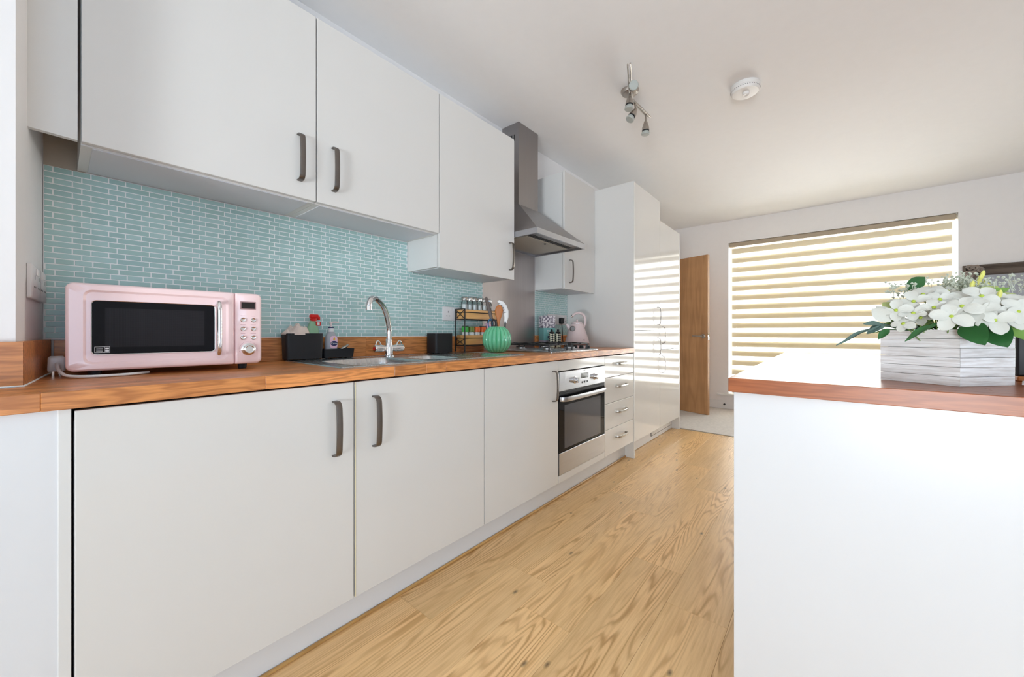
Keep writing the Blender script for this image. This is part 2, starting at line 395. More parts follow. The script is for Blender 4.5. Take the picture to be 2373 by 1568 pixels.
def wloc(o):
    v = Vector((0, 0, 0))
    while o is not None: v += Vector(o.location); o = o.parent
    return v
def mesh_of(name, m, mats, smooth=True, ang=35):
    me = bpy.data.meshes.new(name)
    bm = bmesh.new()
    vs = [bm.verts.new(p) for p in m.v]
    for f in m.f:
        try: bm.faces.new([vs[i] for i in f])
        except ValueError: pass
    bmesh.ops.recalc_face_normals(bm, faces=bm.faces)
    bm.to_mesh(me); bm.free()
    for k in (mats if isinstance(mats, list) else [mats]): me.materials.append(k)
    if smooth:
        me.polygons.foreach_set('use_smooth', [True] * len(me.polygons))
        me.set_sharp_from_angle(angle=math.radians(ang))
    return me
def tag(o, label=None, cat=None, group=None, kind=None):
    if label: o['label'] = label
    if cat: o['category'] = cat
    if group: o['group'] = group
    if kind: o['kind'] = kind
    return o
def obj(name, m, mats, parent=None, label=None, world=True, kind=None, ang=35, loc=None):
    """one mesh object; mesh given in world coordinates unless world=False (then local to its parent)"""
    if parent is not None and world:
        off = wloc(parent); m.v = [(p[0] - off.x, p[1] - off.y, p[2] - off.z) for p in m.v]
    o = bpy.data.objects.new(name, mesh_of(name, m, mats, ang=ang)); COL.objects.link(o)
    o.parent = parent
    if loc: o.location = loc
    if label: o['label'] = label
    if kind: o['kind'] = kind
    return o
def thing(name, label, cat, loc=(0, 0, 0), rz=0.0, group=None):
    o = bpy.data.objects.new(name, None); COL.objects.link(o); o.empty_display_size = 0.05
    o.location = loc; o.rotation_euler = (0, 0, rz)
    return tag(o, label, cat, group)
def struct(name, loc=(0, 0, 0)):
    o = bpy.data.objects.new(name, None); COL.objects.link(o); o.location = loc; o['kind'] = 'structure'; return o
def text_m(s, size, depth=0.0004):
    """lettering as mesh, returned as M in local x (reading) / z (up) plane facing -y"""
    c = bpy.data.curves.new('lettering', 'FONT'); c.body = s; c.size = size; c.extrude = depth; c.align_x = 'CENTER'; c.align_y = 'CENTER'
    c.resolution_u = 2
    o = bpy.data.objects.new('lettering', c); COL.objects.link(o)
    dg = bpy.context.evaluated_depsgraph_get(); me = o.evaluated_get(dg).to_mesh()
    m = M(); m.add([(v.co.x, -v.co.z, v.co.y) for v in me.vertices], [tuple(p.vertices) for p in me.polygons])
    o.evaluated_get(dg).to_mesh_clear(); bpy.data.objects.remove(o); bpy.data.curves.remove(c)
    return m
def moved(m, d, rz=0.0, s=1.0):
    c, sn = math.cos(rz), math.sin(rz)
    m.v = [(d[0] + s * (p[0] * c - p[1] * sn), d[1] + s * (p[0] * sn + p[1] * c), d[2] + s * p[2]) for p in m.v]
    return m

# key dimensions (metres)
DF = 1.165          # face of base doors
WF = 1.499          # face of wall-cabinet doors
WY = 1.769          # kitchen wall
WT, WB = 0.864, 0.828   # worktop top / underside
CE = 2.423          # ceiling
XW = 5.541          # window wall
XN, YR = -2.6, -3.4 # near wall, right wall

# ------------------------------------------------------------------ structure
fl = struct('floor')
obj('subfloor', M().box(-1.2, 4.094, -1.32, 1.9, -0.05, -0.007), W['dark'], fl)
PW, PL, G = 0.197, 0.97, 0.0003
plank = mesh_of('plank', M().box(-PL / 2 + G, PL / 2 - G, -PW / 2 + G, PW / 2 - G, -0.007, 0.0, 0.0004), W['floor'])
half = {}
first = {0: 0.82, 1: 0.26, 2: 0.105, 3: 0.654, 4: 0.453, 5: 0.05, 6: 0.71}
for r in range(-1, 13):
    y1 = 1.240 - PW * r
    st = first.get(r, random.uniform(0, PL))
    x = st - 4 * PL
    while x < 4.092:
        a, b = max(x, -1.2), min(x + PL, 4.092)
        if b - a > 0.05:
            if b - a > PL - 0.01: me = plank
            else:
                k = round(b - a, 3)
                me = half.get(k) or mesh_of('plank', M().box(-k / 2 + G, k / 2 - G, -PW / 2 + G, PW / 2 - G, -0.007, 0.0, 0.0004), W['floor'])
                half[k] = me
            o = bpy.data.objects.new('plank', me); COL.objects.link(o); o.parent = fl; o.location = ((a + b) / 2, y1 - PW / 2, 0)
        x += PL
cp = M(); cp.box(4.10, XW, -1.32, WY, -0.02, 0.006).box(XN - .1, XW, YR - .1, -1.32, -0.02, 0.006).box(XN - .1, -1.2, -1.32, 1.9, -0.02, 0.006)  # near and right slabs are unseen, added pale to bounce light upward
obj('carpet', cp, W['carpet'], fl, 'pale grey carpet beyond the boards')
obj('trim_1', M().box(4.088, 4.104, YR, WY, -0.01, 0.007, 0.003), W['handle_br'])['kind'] = 'structure'

obj('ceiling', M().box(XN - .1, XW + .25, YR - .1, WY + .1, CE, CE + 0.1), W['ceil'])['kind'] = 'structure'

wl = struct('wall_left')
obj('plaster', M().box(-0.30, XW + .25, WY, WY + .1, 0, CE), W['wall'], wl)
# pier at the left end, slightly out of square
pr = M(); pr.prism([(XN, 1.352), (-0.055, 1.352), (-0.0225, WY + .02), (-0.0225, WY + .1), (XN, WY + .1)], 0, CE)
obj('wall_left_pier', pr, W['wall'])['kind'] = 'structure'
def wallbox(name, *bx):
    m = M()
    for b in bx: m.box(*b)
    o = obj(name, m, W['wall']); o['kind'] = 'structure'; return o
wy0, wy1, wz0, wz1 = -0.969, 0.985, 0.203, 2.142
wallbox('wall_far', (XW, XW + .25, wy1, WY, 0, CE), (XW, XW + .25, YR, wy0, 0, CE), (XW, XW + .25, wy0, wy1, wz1, CE), (XW, XW + .25, wy0, wy1, 0, wz0 - .02))
wallbox('wall_right', (XN, -2.1, YR - .1, YR, 0, CE), (-0.2, XW, YR - .1, YR, 0, CE), (-2.1, -0.2, YR - .1, YR, 2.25, CE), (-2.1, -0.2, YR - .1, YR, 0, 0.25))
wallbox('wall_near', (XN - .1, XN, 0.75, 1.40, 0, CE), (XN - .1, XN, YR, -2.55, 0, CE), (XN - .1, XN, -2.55, 0.75, 2.3, CE), (XN - .1, XN, -2.55, 0.75, 0, 0.1))
def window(name, ax, p, a0, a1, z0, z1, mull=1, out=1):
    w = struct(name)
    def bx(m, a, b, c, d, off=0.0, th=0.05):
        lo, hi = p + off, p + off + th * out
        lo, hi = min(lo, hi), max(lo, hi)
        if ax == 'x': m.box(lo, hi, a, b, c, d, 0.003)
        else: m.box(a, b, lo, hi, c, d, 0.003)
    f = M()
    bx(f, a0, a1, z0, z0 + .06); bx(f, a0, a1, z1 - .06, z1); bx(f, a0, a0 + .06, z0 + .06, z1 - .06); bx(f, a1 - .06, a1, z0 + .06, z1 - .06)
    n = mull + 1
    for k in range(1, n):
        c = a0 + (a1 - a0) * k / n; bx(f, c - .04, c + .04, z0 + .06, z1 - .06)
    fo = obj('window_frame', f, W['trim'], w)
    for k in range(n):
        g = M(); c0 = a0 + (a1 - a0) * k / n + .04; c1 = a0 + (a1 - a0) * (k + 1) / n - .04
        bx(g, c0, c1, z0 + .05, z1 - .05, 0.02 * out, 0.006); obj('pane', g, W['pane'], w)
    return w
w1 = window('window_1', 'x', XW + .17, wy0, wy1, wz0, wz1, 0)
rv = M(); t_ = 0.004
rv.box(XW, XW + .17, wy0, wy0 + t_, wz0, wz1); rv.box(XW, XW + .17, wy1 - t_, wy1, wz0, wz1); rv.box(XW, XW + .17, wy0, wy1, wz1 - t_, wz1)
obj('reveal', rv, W['trim'], w1)
obj('window_sill', M().box(XW - .045, XW + .17, wy0 - .12, wy1 + .125, wz0 - .022, wz0, 0.003), W['trim'], w1)
window('window_2', 'y', YR - .02, -2.1, -0.2, 0.25, 2.25, 1, -1)
window('window_3', 'x', XN - .02, -2.55, 0.75, 0.1, 2.3, 2, -1)
sk = M(); sk.box(XW - .015, XW, YR, WY, 0.006, 0.108, 0.002); sk.box(XW - .010, XW, YR, WY, 0.108, 0.114)
o = obj('baseboard_far', sk, W['trim']); o['kind'] = 'structure'

# open oak door
dd = Vector((5.14, 1.745, 0)) - Vector((4.943, 1.093, 0)); wdt = 0.735
dth = math.atan2(dd.y, dd.x)
d1 = struct('door_1', (4.943, 1.093, 0.008)); d1.rotation_euler = (0, 0, dth)
obj('door_leaf', M().box(0, wdt - .02, -0.040, 0, 0.0, 1.905, 0.001), W['oakdoor'], d1, world=False)
hd = M(); hd.lathe((0.052, 0.0005, 0.935), [(0.026, 0), (0.026, 0.006), (0.022, 0.009), (0.012, 0.010), (0.011, 0.045)], 20, 'y')
hd.tube([(0.052, 0.045, 0.935), (0.07, 0.052, 0.935), (0.11, 0.052, 0.936), (0.165, 0.046, 0.938)], [0.010, 0.010, 0.009, 0.008], 10)
obj('door_handle', hd, W['satin'], d1, world=False)
obj('latch_plate', M().box(-0.0015, 0.0, -0.034, -0.006, 0.89, 0.975).box(-0.012, -0.001, -0.026, -0.014, 0.925, 0.945), W['chrome'], d1, world=False)

# ---- tiles on the wall, light aqua glass, sheets of 6 short / 3 long
SHT, PITCH, GAP = 0.0378, 0.01700, 0.0027
ZR = 1.3125
obj('grout_bed', M().box(-0.0225, 1.2285, WY - .0053, WY, 0.9605, 1.4725).box(1.2285, 1.816, WY - .0053, WY, 0.9605, 1.3125).box(2.402, 2.884, WY - .0053, WY, 0.9605, 1.3125), W['grout'], wl)
tiles = []
PER = 12 * SHT
for r in range(31):
    zt = 1.4715 - r * PITCH; zb = zt - PITCH + GAP
    if zb < 0.9605: break
    x = (-0.0424 - 6 * SHT if r % 2 == 0 else -0.0424 - 5.5 * SHT) + (0.004 if r > 15 else 0)
    blk = 0
    while x < 2.9:
        seq = [(SHT)] * 6 if (blk + (r % 2)) % 2 == 1 else [2 * SHT] * 3
        for w_ in seq:
            for za, zbb, zc, zd in (((-0.0225, 1.816, 0.961, 1.312), (2.402, 2.884, 0.961, 1.312)) if zt <= ZR + .006 else ((-0.0225, 1.2285, 0.961, 1.485),)):
                a, b = max(x, za) + GAP / 2, min(x + w_, zbb) - GAP / 2
                if b - a > 0.006 and zb >= zc - .003:
                    tiles.append((a, b, zb, min(zt, ZR) if a > 1.2285 else zt))
            x += w_
        blk += 1
SINY, COSY = math.sin(YAW), math.cos(YAW)
def px(x, y, z):
    f = x * COSY + y * SINY
    return 1186.5 + 879.71 * (x * SINY - y * COSY) / f, 771.65 - 879.71 * (z - .9788) / f
def vis_area(t):
    a, b, c, d = t; u0, v0 = px(a, WY, c); u1, v1 = px(b, WY, d)
    um, vm = (u0 + u1) / 2, (v0 + v1) / 2
    if 150 < um < 607 and vm > 665 + (um - 150) * 0.06: return 0
    if 645 < um < 750 and vm > 772: return 0
    return abs((u1 - u0) * (v0 - v1))
tiles.sort(key=lambda t: -vis_area(t))
tcache = {}
for i, (a, b, c, d) in enumerate(tiles[:300]):
    key = (round(b - a, 3), random.randrange(4), round(d - c, 4))
    if key not in tcache:
        w_ = key[0] / 2; h_ = key[2] / 2
        tcache[key] = mesh_of('tile', M().box(-w_, w_, -0.0045, 0.0, -h_, h_, 0.0008), TILES[key[1]])
    o = bpy.data.objects.new('tile', tcache[key]); COL.objects.link(o); o.parent = wl; o.location = ((a + b) / 2, WY - .0015, (c + d) / 2)
rest = M(); rmat = []
for a, b, c, d in tiles[300:]:
    n0 = len(rest.f); rest.box(a, b, WY - .006, WY - .0015, c, d, 0.0008); k = random.randrange(4); rmat += [k] * (len(rest.f) - n0)
ro = bpy.data.objects.new('tiles', bpy.data.meshes.new('tiles')); COL.objects.link(ro); ro.parent = wl; ro['kind'] = 'stuff'
ro.data.from_pydata(rest.v, [], rest.f)
for k in TILES: ro.data.materials.append(k)
ro.data.polygons.foreach_set('material_index', rmat)
bmx = bmesh.new(); bmx.from_mesh(ro.data); bmesh.ops.recalc_face_normals(bmx, faces=bmx.faces); bmx.to_mesh(ro.data); bmx.free()
# bare plaster patch above the tiles beside the first cupboard
obj('bare_plaster', M().box(-0.0225, 0.06, WY - .0015, WY, 1.473, 1.62), W['bare'], wl, 'unpainted strip above the tiles')

# ------------------------------------------------------------------ cabinets
def bow(x, z0, z1, yf, w=0.018, out=0.030, horiz=False, xc=None):
    """bow handle on a door facing -y"""
    L = z1 - z0; r = 0.019; p = []
    p += [(0, 0.0), (0, out - r)]
    for i in range(1, 5):
        an = i / 4 * PI / 2; p.append((r - r * math.cos(an), out - r + r * math.sin(an)))
    for i in range(1, 8): p.append((r + (L - 2 * r) * i / 8, out + 0.003 * math.sin(PI * i / 8)))
    for i in range(0, 5):
        an = i / 4 * PI / 2; p.append((L - r + r * math.sin(an), out - r + r * math.cos(an)))
    p += [(L, 0.0)]
    m = M()
    if horiz: m.strap([(z0 + s, yf - d, x) for s, d in p], (0, 0, 1), w, 0.005)
    else: m.strap([(x, yf - d, z0 + s) for s, d in p], (1, 0, 0), w, 0.005)
    return m
BACK = WY - .002
def carcass(m, x0, x1, y0, y1, z0, z1, t=0.018):
    m.box(x0, x0 + t, y0, y1, z0, z1); m.box(x1 - t, x1, y0, y1, z0, z1)
    m.box(x0 + t, x1 - t, y0, y1, z0, z0 + t); m.box(x0 + t, x1 - t, y0, y1, z1 - t, z1); m.box(x0 + t, x1 - t, y1 - .008, y1, z0 + t, z1 - t)
    return m
def base_unit(x0, x1, label, hx, edge=None, handle=W['handle']):
    t = thing('base_cabinet', label, 'cabinet', ((x0 + x1) / 2, (DF + BACK) / 2, 0.132), group='base cabinets under the oak worktop')
    obj('carcass', carcass(M(), x0 + .001, x1 - .001, DF + .021, BACK, 0.132, 0.800), W['carcass'], t)
    d = obj('door', M().box(x0 + .0018, x1 - .0018, DF, DF + .019, 0.132, 0.8225, 0.0012), W['door'], t)
    obj('handle', bow(hx, 0.604, 0.769, DF), handle, d, 'gunmetal bow handle')
    if edge: obj('edge_band', M().box(x0 + .0019, x0 + .0045, DF - .0012, DF + .0005, 0.133, 0.8215), W['edge'], d, 'exposed cream edge strip')
    return t
base_unit(0.023, 0.612, 'white gloss base cabinet beneath the pink microwave, handle at its right', 0.549)
base_unit(0.612, 1.2115, 'white gloss base cabinet below the sink with a cream strip on its left edge', 0.682, edge=True)
base_unit(1.2115, 1.8105, 'white gloss base cabinet immediately left of the oven', 1.755)
t = thing('end_panel', 'pale panel under the worktop left of the base cabinets, with a cream upright strip', 'panel', (-0.2, 1.2, 0))
obj('board', M().box(-0.48, 0.003, DF + .004, DF + .022, 0.0, 0.8275), W['panel'], t)
obj('upright', M().box(0.003, 0.0205, DF + .001, DF + .45, 0.0, 0.8275, 0.001), W['carcass'], t, 'cream upright edge strip')

# oven housing + oven
t = thing('oven_housing', 'white gloss housing panels above and below the built-in oven', 'cabinet', (2.1, 1.45, 0.13))
obj('carcass', carcass(M(), 1.8125, 2.3865, DF + .03, BACK, 0.132, 0.800), W['carcass'], t)
obj('filler_panel', M().box(1.8125, 2.3865, DF, DF + .019, 0.7635, 0.8225, 0.0012), W['door'], t)
obj('filler_panel', M().box(1.8125, 2.3865, DF, DF + .019, 0.132, 0.172, 0.0012), W['door'], t)
ov = thing('oven', 'built-in stainless steel oven with black glass door between the white cabinets', 'oven', (2.1, DF + .0, 0.175))
OX0, OX1 = 1.8145, 2.3845; OY = DF - .004
obj('oven_body', M().box(OX0 + .02, OX1 - .02, DF + .012, 1.70, 0.178, 0.750), W['dark'], ov)
cpn = obj('control_panel', M().box(OX0, OX1, OY, DF + .012, 0.648, 0.7585, 0.002), W['steel'], ov)
for kx in (1.985, 2.232):
    k = M(); k.lathe((kx, OY, 0.700), [(0.021, 0.0005), (0.021, -0.003), (0.016, -0.006), (0.0155, -0.022), (0.013, -0.025)], 24, 'y')
    k.box(kx - .003, kx + .003, OY - .029, OY - .023, 0.687, 0.713, 0.001)
    obj('knob', k, W['chrome'], cpn)
obj('display', M().box(2.060, 2.150, OY - .001, OY + .001, 0.702, 0.734), W['display'], cpn, 'small dark clock display')
for k in range(3): obj('button', M().box(2.072 + k * .030, 2.079 + k * .030, OY - .003, OY, 0.672, 0.684, 0.001), W['grey'], cpn)
obj('emblem', M().box(2.090, 2.112, OY - .0006, OY, 0.748, 0.751), W['grey'], cpn)
dr = obj('oven_door', M().box(OX0, OX1, OY + .004, DF + .012, 0.300, 0.625, 0.002), W['blackglass'], ov, 'black glass door')
obj('window_glass', M().box(OX0 + .06, OX1 - .06, OY + .0032, OY + .0045, 0.315, 0.565), mat('smoked_oven_glass', (0.075, 0.075, 0.085, 1), 0.06), dr)
obj('vent', M().box(OX0, OX1, DF + .004, DF + .012, 0.6255, 0.6475).box(OX0 + .01, OX1 - .01, DF - .001, DF + .004, 0.634, 0.638), W['black'], ov)
obj('lower_trim', M().box(OX0, OX1, OY, DF + .012, 0.1745, 0.298, 0.002), W['steel'], ov, 'brushed steel strip at the foot')
HA, HB = OX0 + .006, OX1 - .034
hp = [(HA, OY, 0.606), (HA + .003, OY - .012, 0.606)]
for i in range(1, 5): a = i / 4 * PI / 2; hp.append((HA + .003 + .03 * (1 - math.cos(a)), OY - .012 - .018 * math.sin(a), 0.606))
for i in range(1, 8): hp.append((HA + .033 + (HB - HA - .066) * i / 8, OY - .030 - .004 * math.sin(PI * i / 8), 0.606))
for i in range(0, 5): a = i / 4 * PI / 2; hp.append((HB - .033 + .03 * math.sin(a), OY - .012 - .018 * math.cos(a), 0.606))
hp.append((HB, OY, 0.606))
obj('oven_handle', M().strap(hp, (0, 0, 1), 0.026, 0.010), W['steel'], dr, 'curved steel bar handle')

# drawers
t = thing('drawer_unit', 'white gloss four-drawer unit right of the oven', 'drawers', (2.64, 1.45, 0.13))
obj('carcass', carcass(M(), 2.3885, 2.886, DF + .021, BACK, 0.132, 0.800), W['carcass'], t)
zz = [0.8225, 0.6715, 0.4915, 0.3105, 0.133]
for k in range(4):
    d = obj('drawer', M().box(2.3905, 2.8845, DF, DF + .019, zz[k + 1] + .0015, zz[k] - .0015, 0.0012), W['door'], t)
    zc = (zz[k] + zz[k + 1]) / 2 + (0.018 if k else 0.012)
    obj('handle', bow(zc, 2.560, 2.725, DF, w=0.016, horiz=True), W['handle_br'], d)
t = thing('end_panel', 'narrow white upright panel between the drawers and the tall cupboard, down to the floor', 'panel', (2.895, 1.4, 0))
obj('board', M().box(2.887, 2.9035, DF - .003, BACK, 0.0, 2.168, 0.001), W['carcass'], t)
def tall(x0, x1, ztop, zs, hx, hz, label):
    t = thing('tall_cabinet', label, 'cabinet', ((x0 + x1) / 2, 1.46, 0.13), group='tall gloss cupboards')
    obj('carcass', carcass(M(), x0 + .001, x1 - .001, DF + .021, BACK, 0.125, ztop - .002), W['carcass'], t)
    for (a, b), (h0, h1) in zip(((zs + .0015, ztop), (0.125, zs - .0015)), hz):
        d = obj('door', M().box(x0 + .0015, x1 - .0015, DF, DF + .019, a, b, 0.0012), W['door'], t)
        obj('handle', bow(hx, h0, h1, DF, w=0.014), W['handle'], d)
tall(2.905, 3.4915, 2.166, 1.000, 3.423, ((1.054, 1.208), (0.785, 0.935)), 'taller white gloss cupboard with mirrored blind stripes, beside the drawers')
tall(3.4925, 4.070, 1.997, 0.828, 3.545, ((0.887, 1.036), (0.616, 0.769)), 'lower white gloss tall cupboard at the far end, beside the oak door')
t = thing('end_panel', 'white panel closing the far end of the tall cupboards beside the carpet', 'panel', (4.08, 1.4, 0))
obj('board', M().box(4.071, 4.087, DF - .003, BACK, 0.0, 1.998, 0.001), W['carcass'], t)
# plinths
t = thing('plinth', 'long white kick board under the base cabinets with an oak bead at the floor', 'plinth', (1.4, 1.24, 0))
obj('board', M().box(0.022, 2.886, 1.236, 1.251, 0.004, 0.131), W['panel'], t)
obj('bead', M().box(0.022, 2.886, 1.224, 1.2355, 0.0005, 0.011, 0.003), W['bead'], t, 'thin oak bead')
t = thing('plinth', 'short white kick board with dark vent grille under the tall cupboards', 'plinth', (3.5, 1.24, 0))
pb = obj('board', M().box(2.905, 4.0705, 1.236, 1.251, 0.004, 0.124), W['panel'], t)
vg = obj('vent_grille', M().box(3.46, 4.04, 1.2335, 1.2358, 0.040, 0.098), W['black'], t, 'dark slotted vent')
g = M()
for k in range(29): g.box(3.47 + k * .0195, 3.4845 + k * .0195, 1.231, 1.2335, 0.046, 0.092)
obj('vent_slats', g, W['trim'], vg, kind='stuff')

# wall cabinets
def wall_unit(x0, x1, z0, z1, hx, hz, label, w=0.018, dz=-0.003):
    t = thing('wall_cabinet', label, 'cabinet', ((x0 + x1) / 2, 1.64, z0), group='wall cabinets')
    c = M(); carcass(c, x0 + .001, x1 - .001, WF + .021, BACK, z0 + .002, z1 - .004)
    obj('carcass', c, W['carcass'], t)
    obj('base_board', M().box(x0 + .022, x1 - .022, WF + .024, BACK - .01, z0 - .0002, z0 + .002), W['baseboard'], t)
    d = obj('door', M().box(x0 + .0018, x1 - .0018, WF, WF + .019, z0 + dz, z1, 0.0012), W['door'], t)
    obj('handle', bow(hx, hz[0], hz[1], WF, w=w), W['handle'], d, 'gunmetal bow handle')
wall_unit(0.042, 0.637, 1.4745, 2.183, 0.576, (1.542, 1.709), 'white wall cabinet above the pink microwave, first from the left', dz=0.0055)
wall_unit(0.637, 1.2325, 1.4745, 2.183, 0.702, (1.538, 1.705), 'white wall cabinet above the sink, second from the left', dz=0.0055)
wall_unit(1.2325, 1.827, 1.3125, 2.183, 1.781, (1.367, 1.531), 'deeper white wall cabinet immediately left of the extractor hood')
wall_unit(2.4115, 2.886, 1.3125, 2.183, 2.484, (1.360, 1.530), 'white wall cabinet right of the extractor hood, against the tall panel', w=0.014)
t = thing('filler_strip', 'narrow white blanking strip between the left wall and the first wall cabinet', 'panel', (0, 1.5, 1.48))
fs = M(); fs.add([(-0.045, WF + .002, 1.4835), (0.037, WF + .002, 1.481), (0.037, WF + .002, 2.183), (-0.045, WF + .002, 2.183),
                  (-0.045, WF + .019, 1.4835), (0.037, WF + .019, 1.481), (0.037, WF + .019, 2.183), (-0.045, WF + .019, 2.183)],
                 [(0, 1, 2, 3), (4, 7, 6, 5), (0, 4, 5, 1), (1, 5, 6, 2), (2, 6, 7, 3), (3, 7, 4, 0)])
obj('board', fs, W['carcass'], t)

# hood and splash panel
t = thing('splash_panel', 'brushed stainless steel panel on the wall behind the gas hob', 'splashback', (2.1, WY, 0.87))
obj('panel', M().box(1.818, 2.400, WY - .005, WY - .0005, WT + .001, 1.60), W['steel_v'], t)
hx0, hx1, hy = 1.829, 2.409, 1.327
h = thing('extractor_hood', 'stainless steel chimney extractor hood above the gas hob', 'extractor', (2.12, 1.55, 1.58))
ch = M(); ch.box(2.02, 2.243, 1.62, WY - .001, 1.845, CE - .001)
c_ = obj('chimney', ch, W['hood'], h, 'tall square steel chimney')
sl = M()
for k in range(7): sl.box(2.0192, 2.0202, 1.655 + k * .012, 1.661 + k * .012, 2.30, 2.345)
obj('slots', sl, W['dark'], c_)
ca = M()
r0 = [(hx0, hy, 1.610), (hx1, hy, 1.610), (hx1, WY - .001, 1.610), (hx0, WY - .001, 1.610)]
r1 = [(2.005, 1.605, 1.852), (2.258, 1.605, 1.852), (2.258, WY - .001, 1.852), (2.005, WY - .001, 1.852)]
ca.loft([r0, r1]); obj('canopy', ca, W['hood'], h, ang=10)
rm = M()
for a in ((hx0, hx1, hy, hy + .012), (hx0, hx0 + .012, hy + .012, WY - .001), (hx1 - .012, hx1, hy + .012, WY - .001), (hx0 + .012, hx1 - .012, WY - .013, WY - .001)):
    rm.box(a[0], a[1], a[2], a[3], 1.576, 1.610)
obj('rim', rm, W['steel'], h, 'bright steel rim')
ft = M(); ft.box(hx0 + .012, hx1 - .012, hy + .012, WY - .013, 1.588, 1.600)
obj('underside', ft, W['hood'], h)
f2 = obj('filter', M().box(hx0 + .05, hx1 - .05, hy + .12, WY - .05, 1.583, 1.5885, .001), W['filter'], h, 'pale grease filter')
gg = M()
for k in range(22): gg.box(hx0 + .06 + k * .022, hx0 + .068 + k * .022, hy + .075, hy + .112, 1.586, 1.5885)
obj('slots', gg, W['dark'], h, kind='stuff')
obj('filter_latch', M().lathe((2.12, hy + .145, 1.583), [(0.008, 0), (0.007, -0.004)], 12), W['black'], f2)

# ------------------------------------------------------------------ oak worktop made of staves, and the upstand
wt = thing('worktop', 'oiled oak stave worktop running along the kitchen wall, with cut-out for the sink', 'worktop', (1.25, 1.46, WB))
SX = (0.66, 1.235, 1.285, 1.60)      # hole for the two bowls
FY = 1.157
rows = 15; rh = (WY - .001 - FY) / rows
obj('light_block', M().box(-0.30, 0.64, FY + .01, WY - .01, WB + .002, WT - .004).box(1.30, 2.886, FY + .01, WY - .01, WB + .002, WT - .004), W['dark'], wt)  # hidden dark box added under the staves to stop light leaks
for r in range(rows):
    y0, y1 = FY + r * rh, FY + (r + 1) * rh
    if r == 0: cuts = [-0.6, -0.018, 0.36, 0.754, 0.89, 0.985, 1.33, 1.71, 1.90, 2.25, 2.62, 2.886]
    else:
        cuts = [-0.6 - random.uniform(0, .3)]
        while cuts[-1] < 2.886: cuts.append(min(2.886, cuts[-1] + random.choice((.22, .34, .46, .58)) + random.uniform(-.04, .04)))
    for a, b in zip(cuts, cuts[1:]):
        segs = [(a, b)]
        if y1 > SX[2] and y0 < SX[3]:
            segs = [(p, q) for p, q in ((a, min(b, SX[0])), (max(a, SX[1]), b)) if q - p > .002]
        for p, q in segs:
            lim = -0.6 if y1 < 1.36 else -0.0555 + (y1 - 1.352) * .07
            p = max(p, lim)
            if q - p < .01: continue
            L_, H_ = (q - p) / 2, (y1 - y0) / 2
            o = obj('stave', M().box(-L_, L_, -H_, H_, WB - WT if r == 0 else -0.012, 0, 0.0006 if r else .0012), W['worktop'], wt, world=False)
            o.location = Vector(((p + q) / 2, (y0 + y1) / 2, WT)) - wloc(wt)
UZ = 0.9605
up = thing('upstand', 'low oak upstand along the foot of the tiled wall and round the left pier', 'upstand', (0.9, 1.75, WT))
def ublock(pts, z0=WT + .0005, z1=UZ): return M().prism(pts, z0, z1)
for a, b in ((-0.0035, 0.42), (0.42, 0.98), (0.98, 1.42), (1.42, 1.8165), (2.4015, 2.886)):
    obj('board', M().box(a + .0004, b - .0004, WY - .019, WY - .0005, WT + .0005, UZ, 0.001), W['worktop'], up)
obj('board', ublock([(-0.044, 1.334), (-0.008, 1.749), (-0.0265, 1.766), (-0.056, 1.351)]), W['worktop'], up)
obj('board', ublock([(-0.62, 1.333), (-0.0445, 1.333), (-0.056, 1.3515), (-0.62, 1.3515)]), W['worktop'], up)
obj('sealant', M().tube([(-0.60, 1.331, WT + .001), (-0.043, 1.331, WT + .001), (-0.006, 1.745, WT + .001)], 0.0022, 6).tube([(-0.02, WY - .0205, UZ + .0005), (1.81, WY - .0045, UZ + .0005)], 0.0016, 5), W['grout'], up, 'thin white sealant line')

# ------------------------------------------------------------------ island
t = thing('island_cabinet', 'white island unit with plain panels under the right-hand oak worktop', 'island', (1.9, -0.3, 0))
obj('front_panel', M().box(1.125, 1.143, -1.12, 0.187, 0.0, WB - .0005, 0.001), W['panel'], t)
obj('side_panel', M().box(1.1435, 2.73, 0.169, 0.187, 0.0, WB - .0005, 0.001), W['panel'], t)
obj('side_panel', M().box(1.1435, 2.73, -1.12, -1.102, 0.0, WB - .0005, 0.001), W['panel'], t)
obj('back_panel', M().box(2.712, 2.73, -1.102, 0.169, 0.0, WB - .0005, 0.001), W['panel'], t)
iw = thing('worktop', 'oak stave worktop on the white island with the flower box standing on it', 'worktop', (1.95, -0.4, WB))
ix0, ix1, iy0, iy1 = 1.109, 2.76, -1.14, 0.197
nr = 38; rw = (ix1 - ix0) / nr
obj('light_block', M().box(ix0 + .01, ix1 - .01, iy0 + .01, iy1 - .01, WB + .0005, WT - .004), W['dark'], iw)  # same unseen light-blocking box, added inside the island top
for r in range(nr):
    cuts = [iy0 - random.uniform(0, .4) if r else iy0]
    if r == 0: cuts = [iy0, -0.62, iy1]
    while cuts[-1] < iy1: cuts.append(min(iy1, cuts[-1] + random.choice((.35, .5, .65)) + random.uniform(-.05, .05)))
    for a, b in zip(cuts, cuts[1:]):
        a = max(a, iy0)
        if b - a < .02: continue
        L_ = (b - a) / 2
        edge = r in (0, nr - 1) or b == iy1
        o = obj('stave', M().box(-rw / 2, rw / 2, -L_, L_, (WB - WT + .0002) if edge else -.012, 0, .0012 if r == 0 else .0004), W['island'], iw, world=False)
        o.location = Vector((ix0 + (r + .5) * rw, (a + b) / 2, WT)) - wloc(iw)

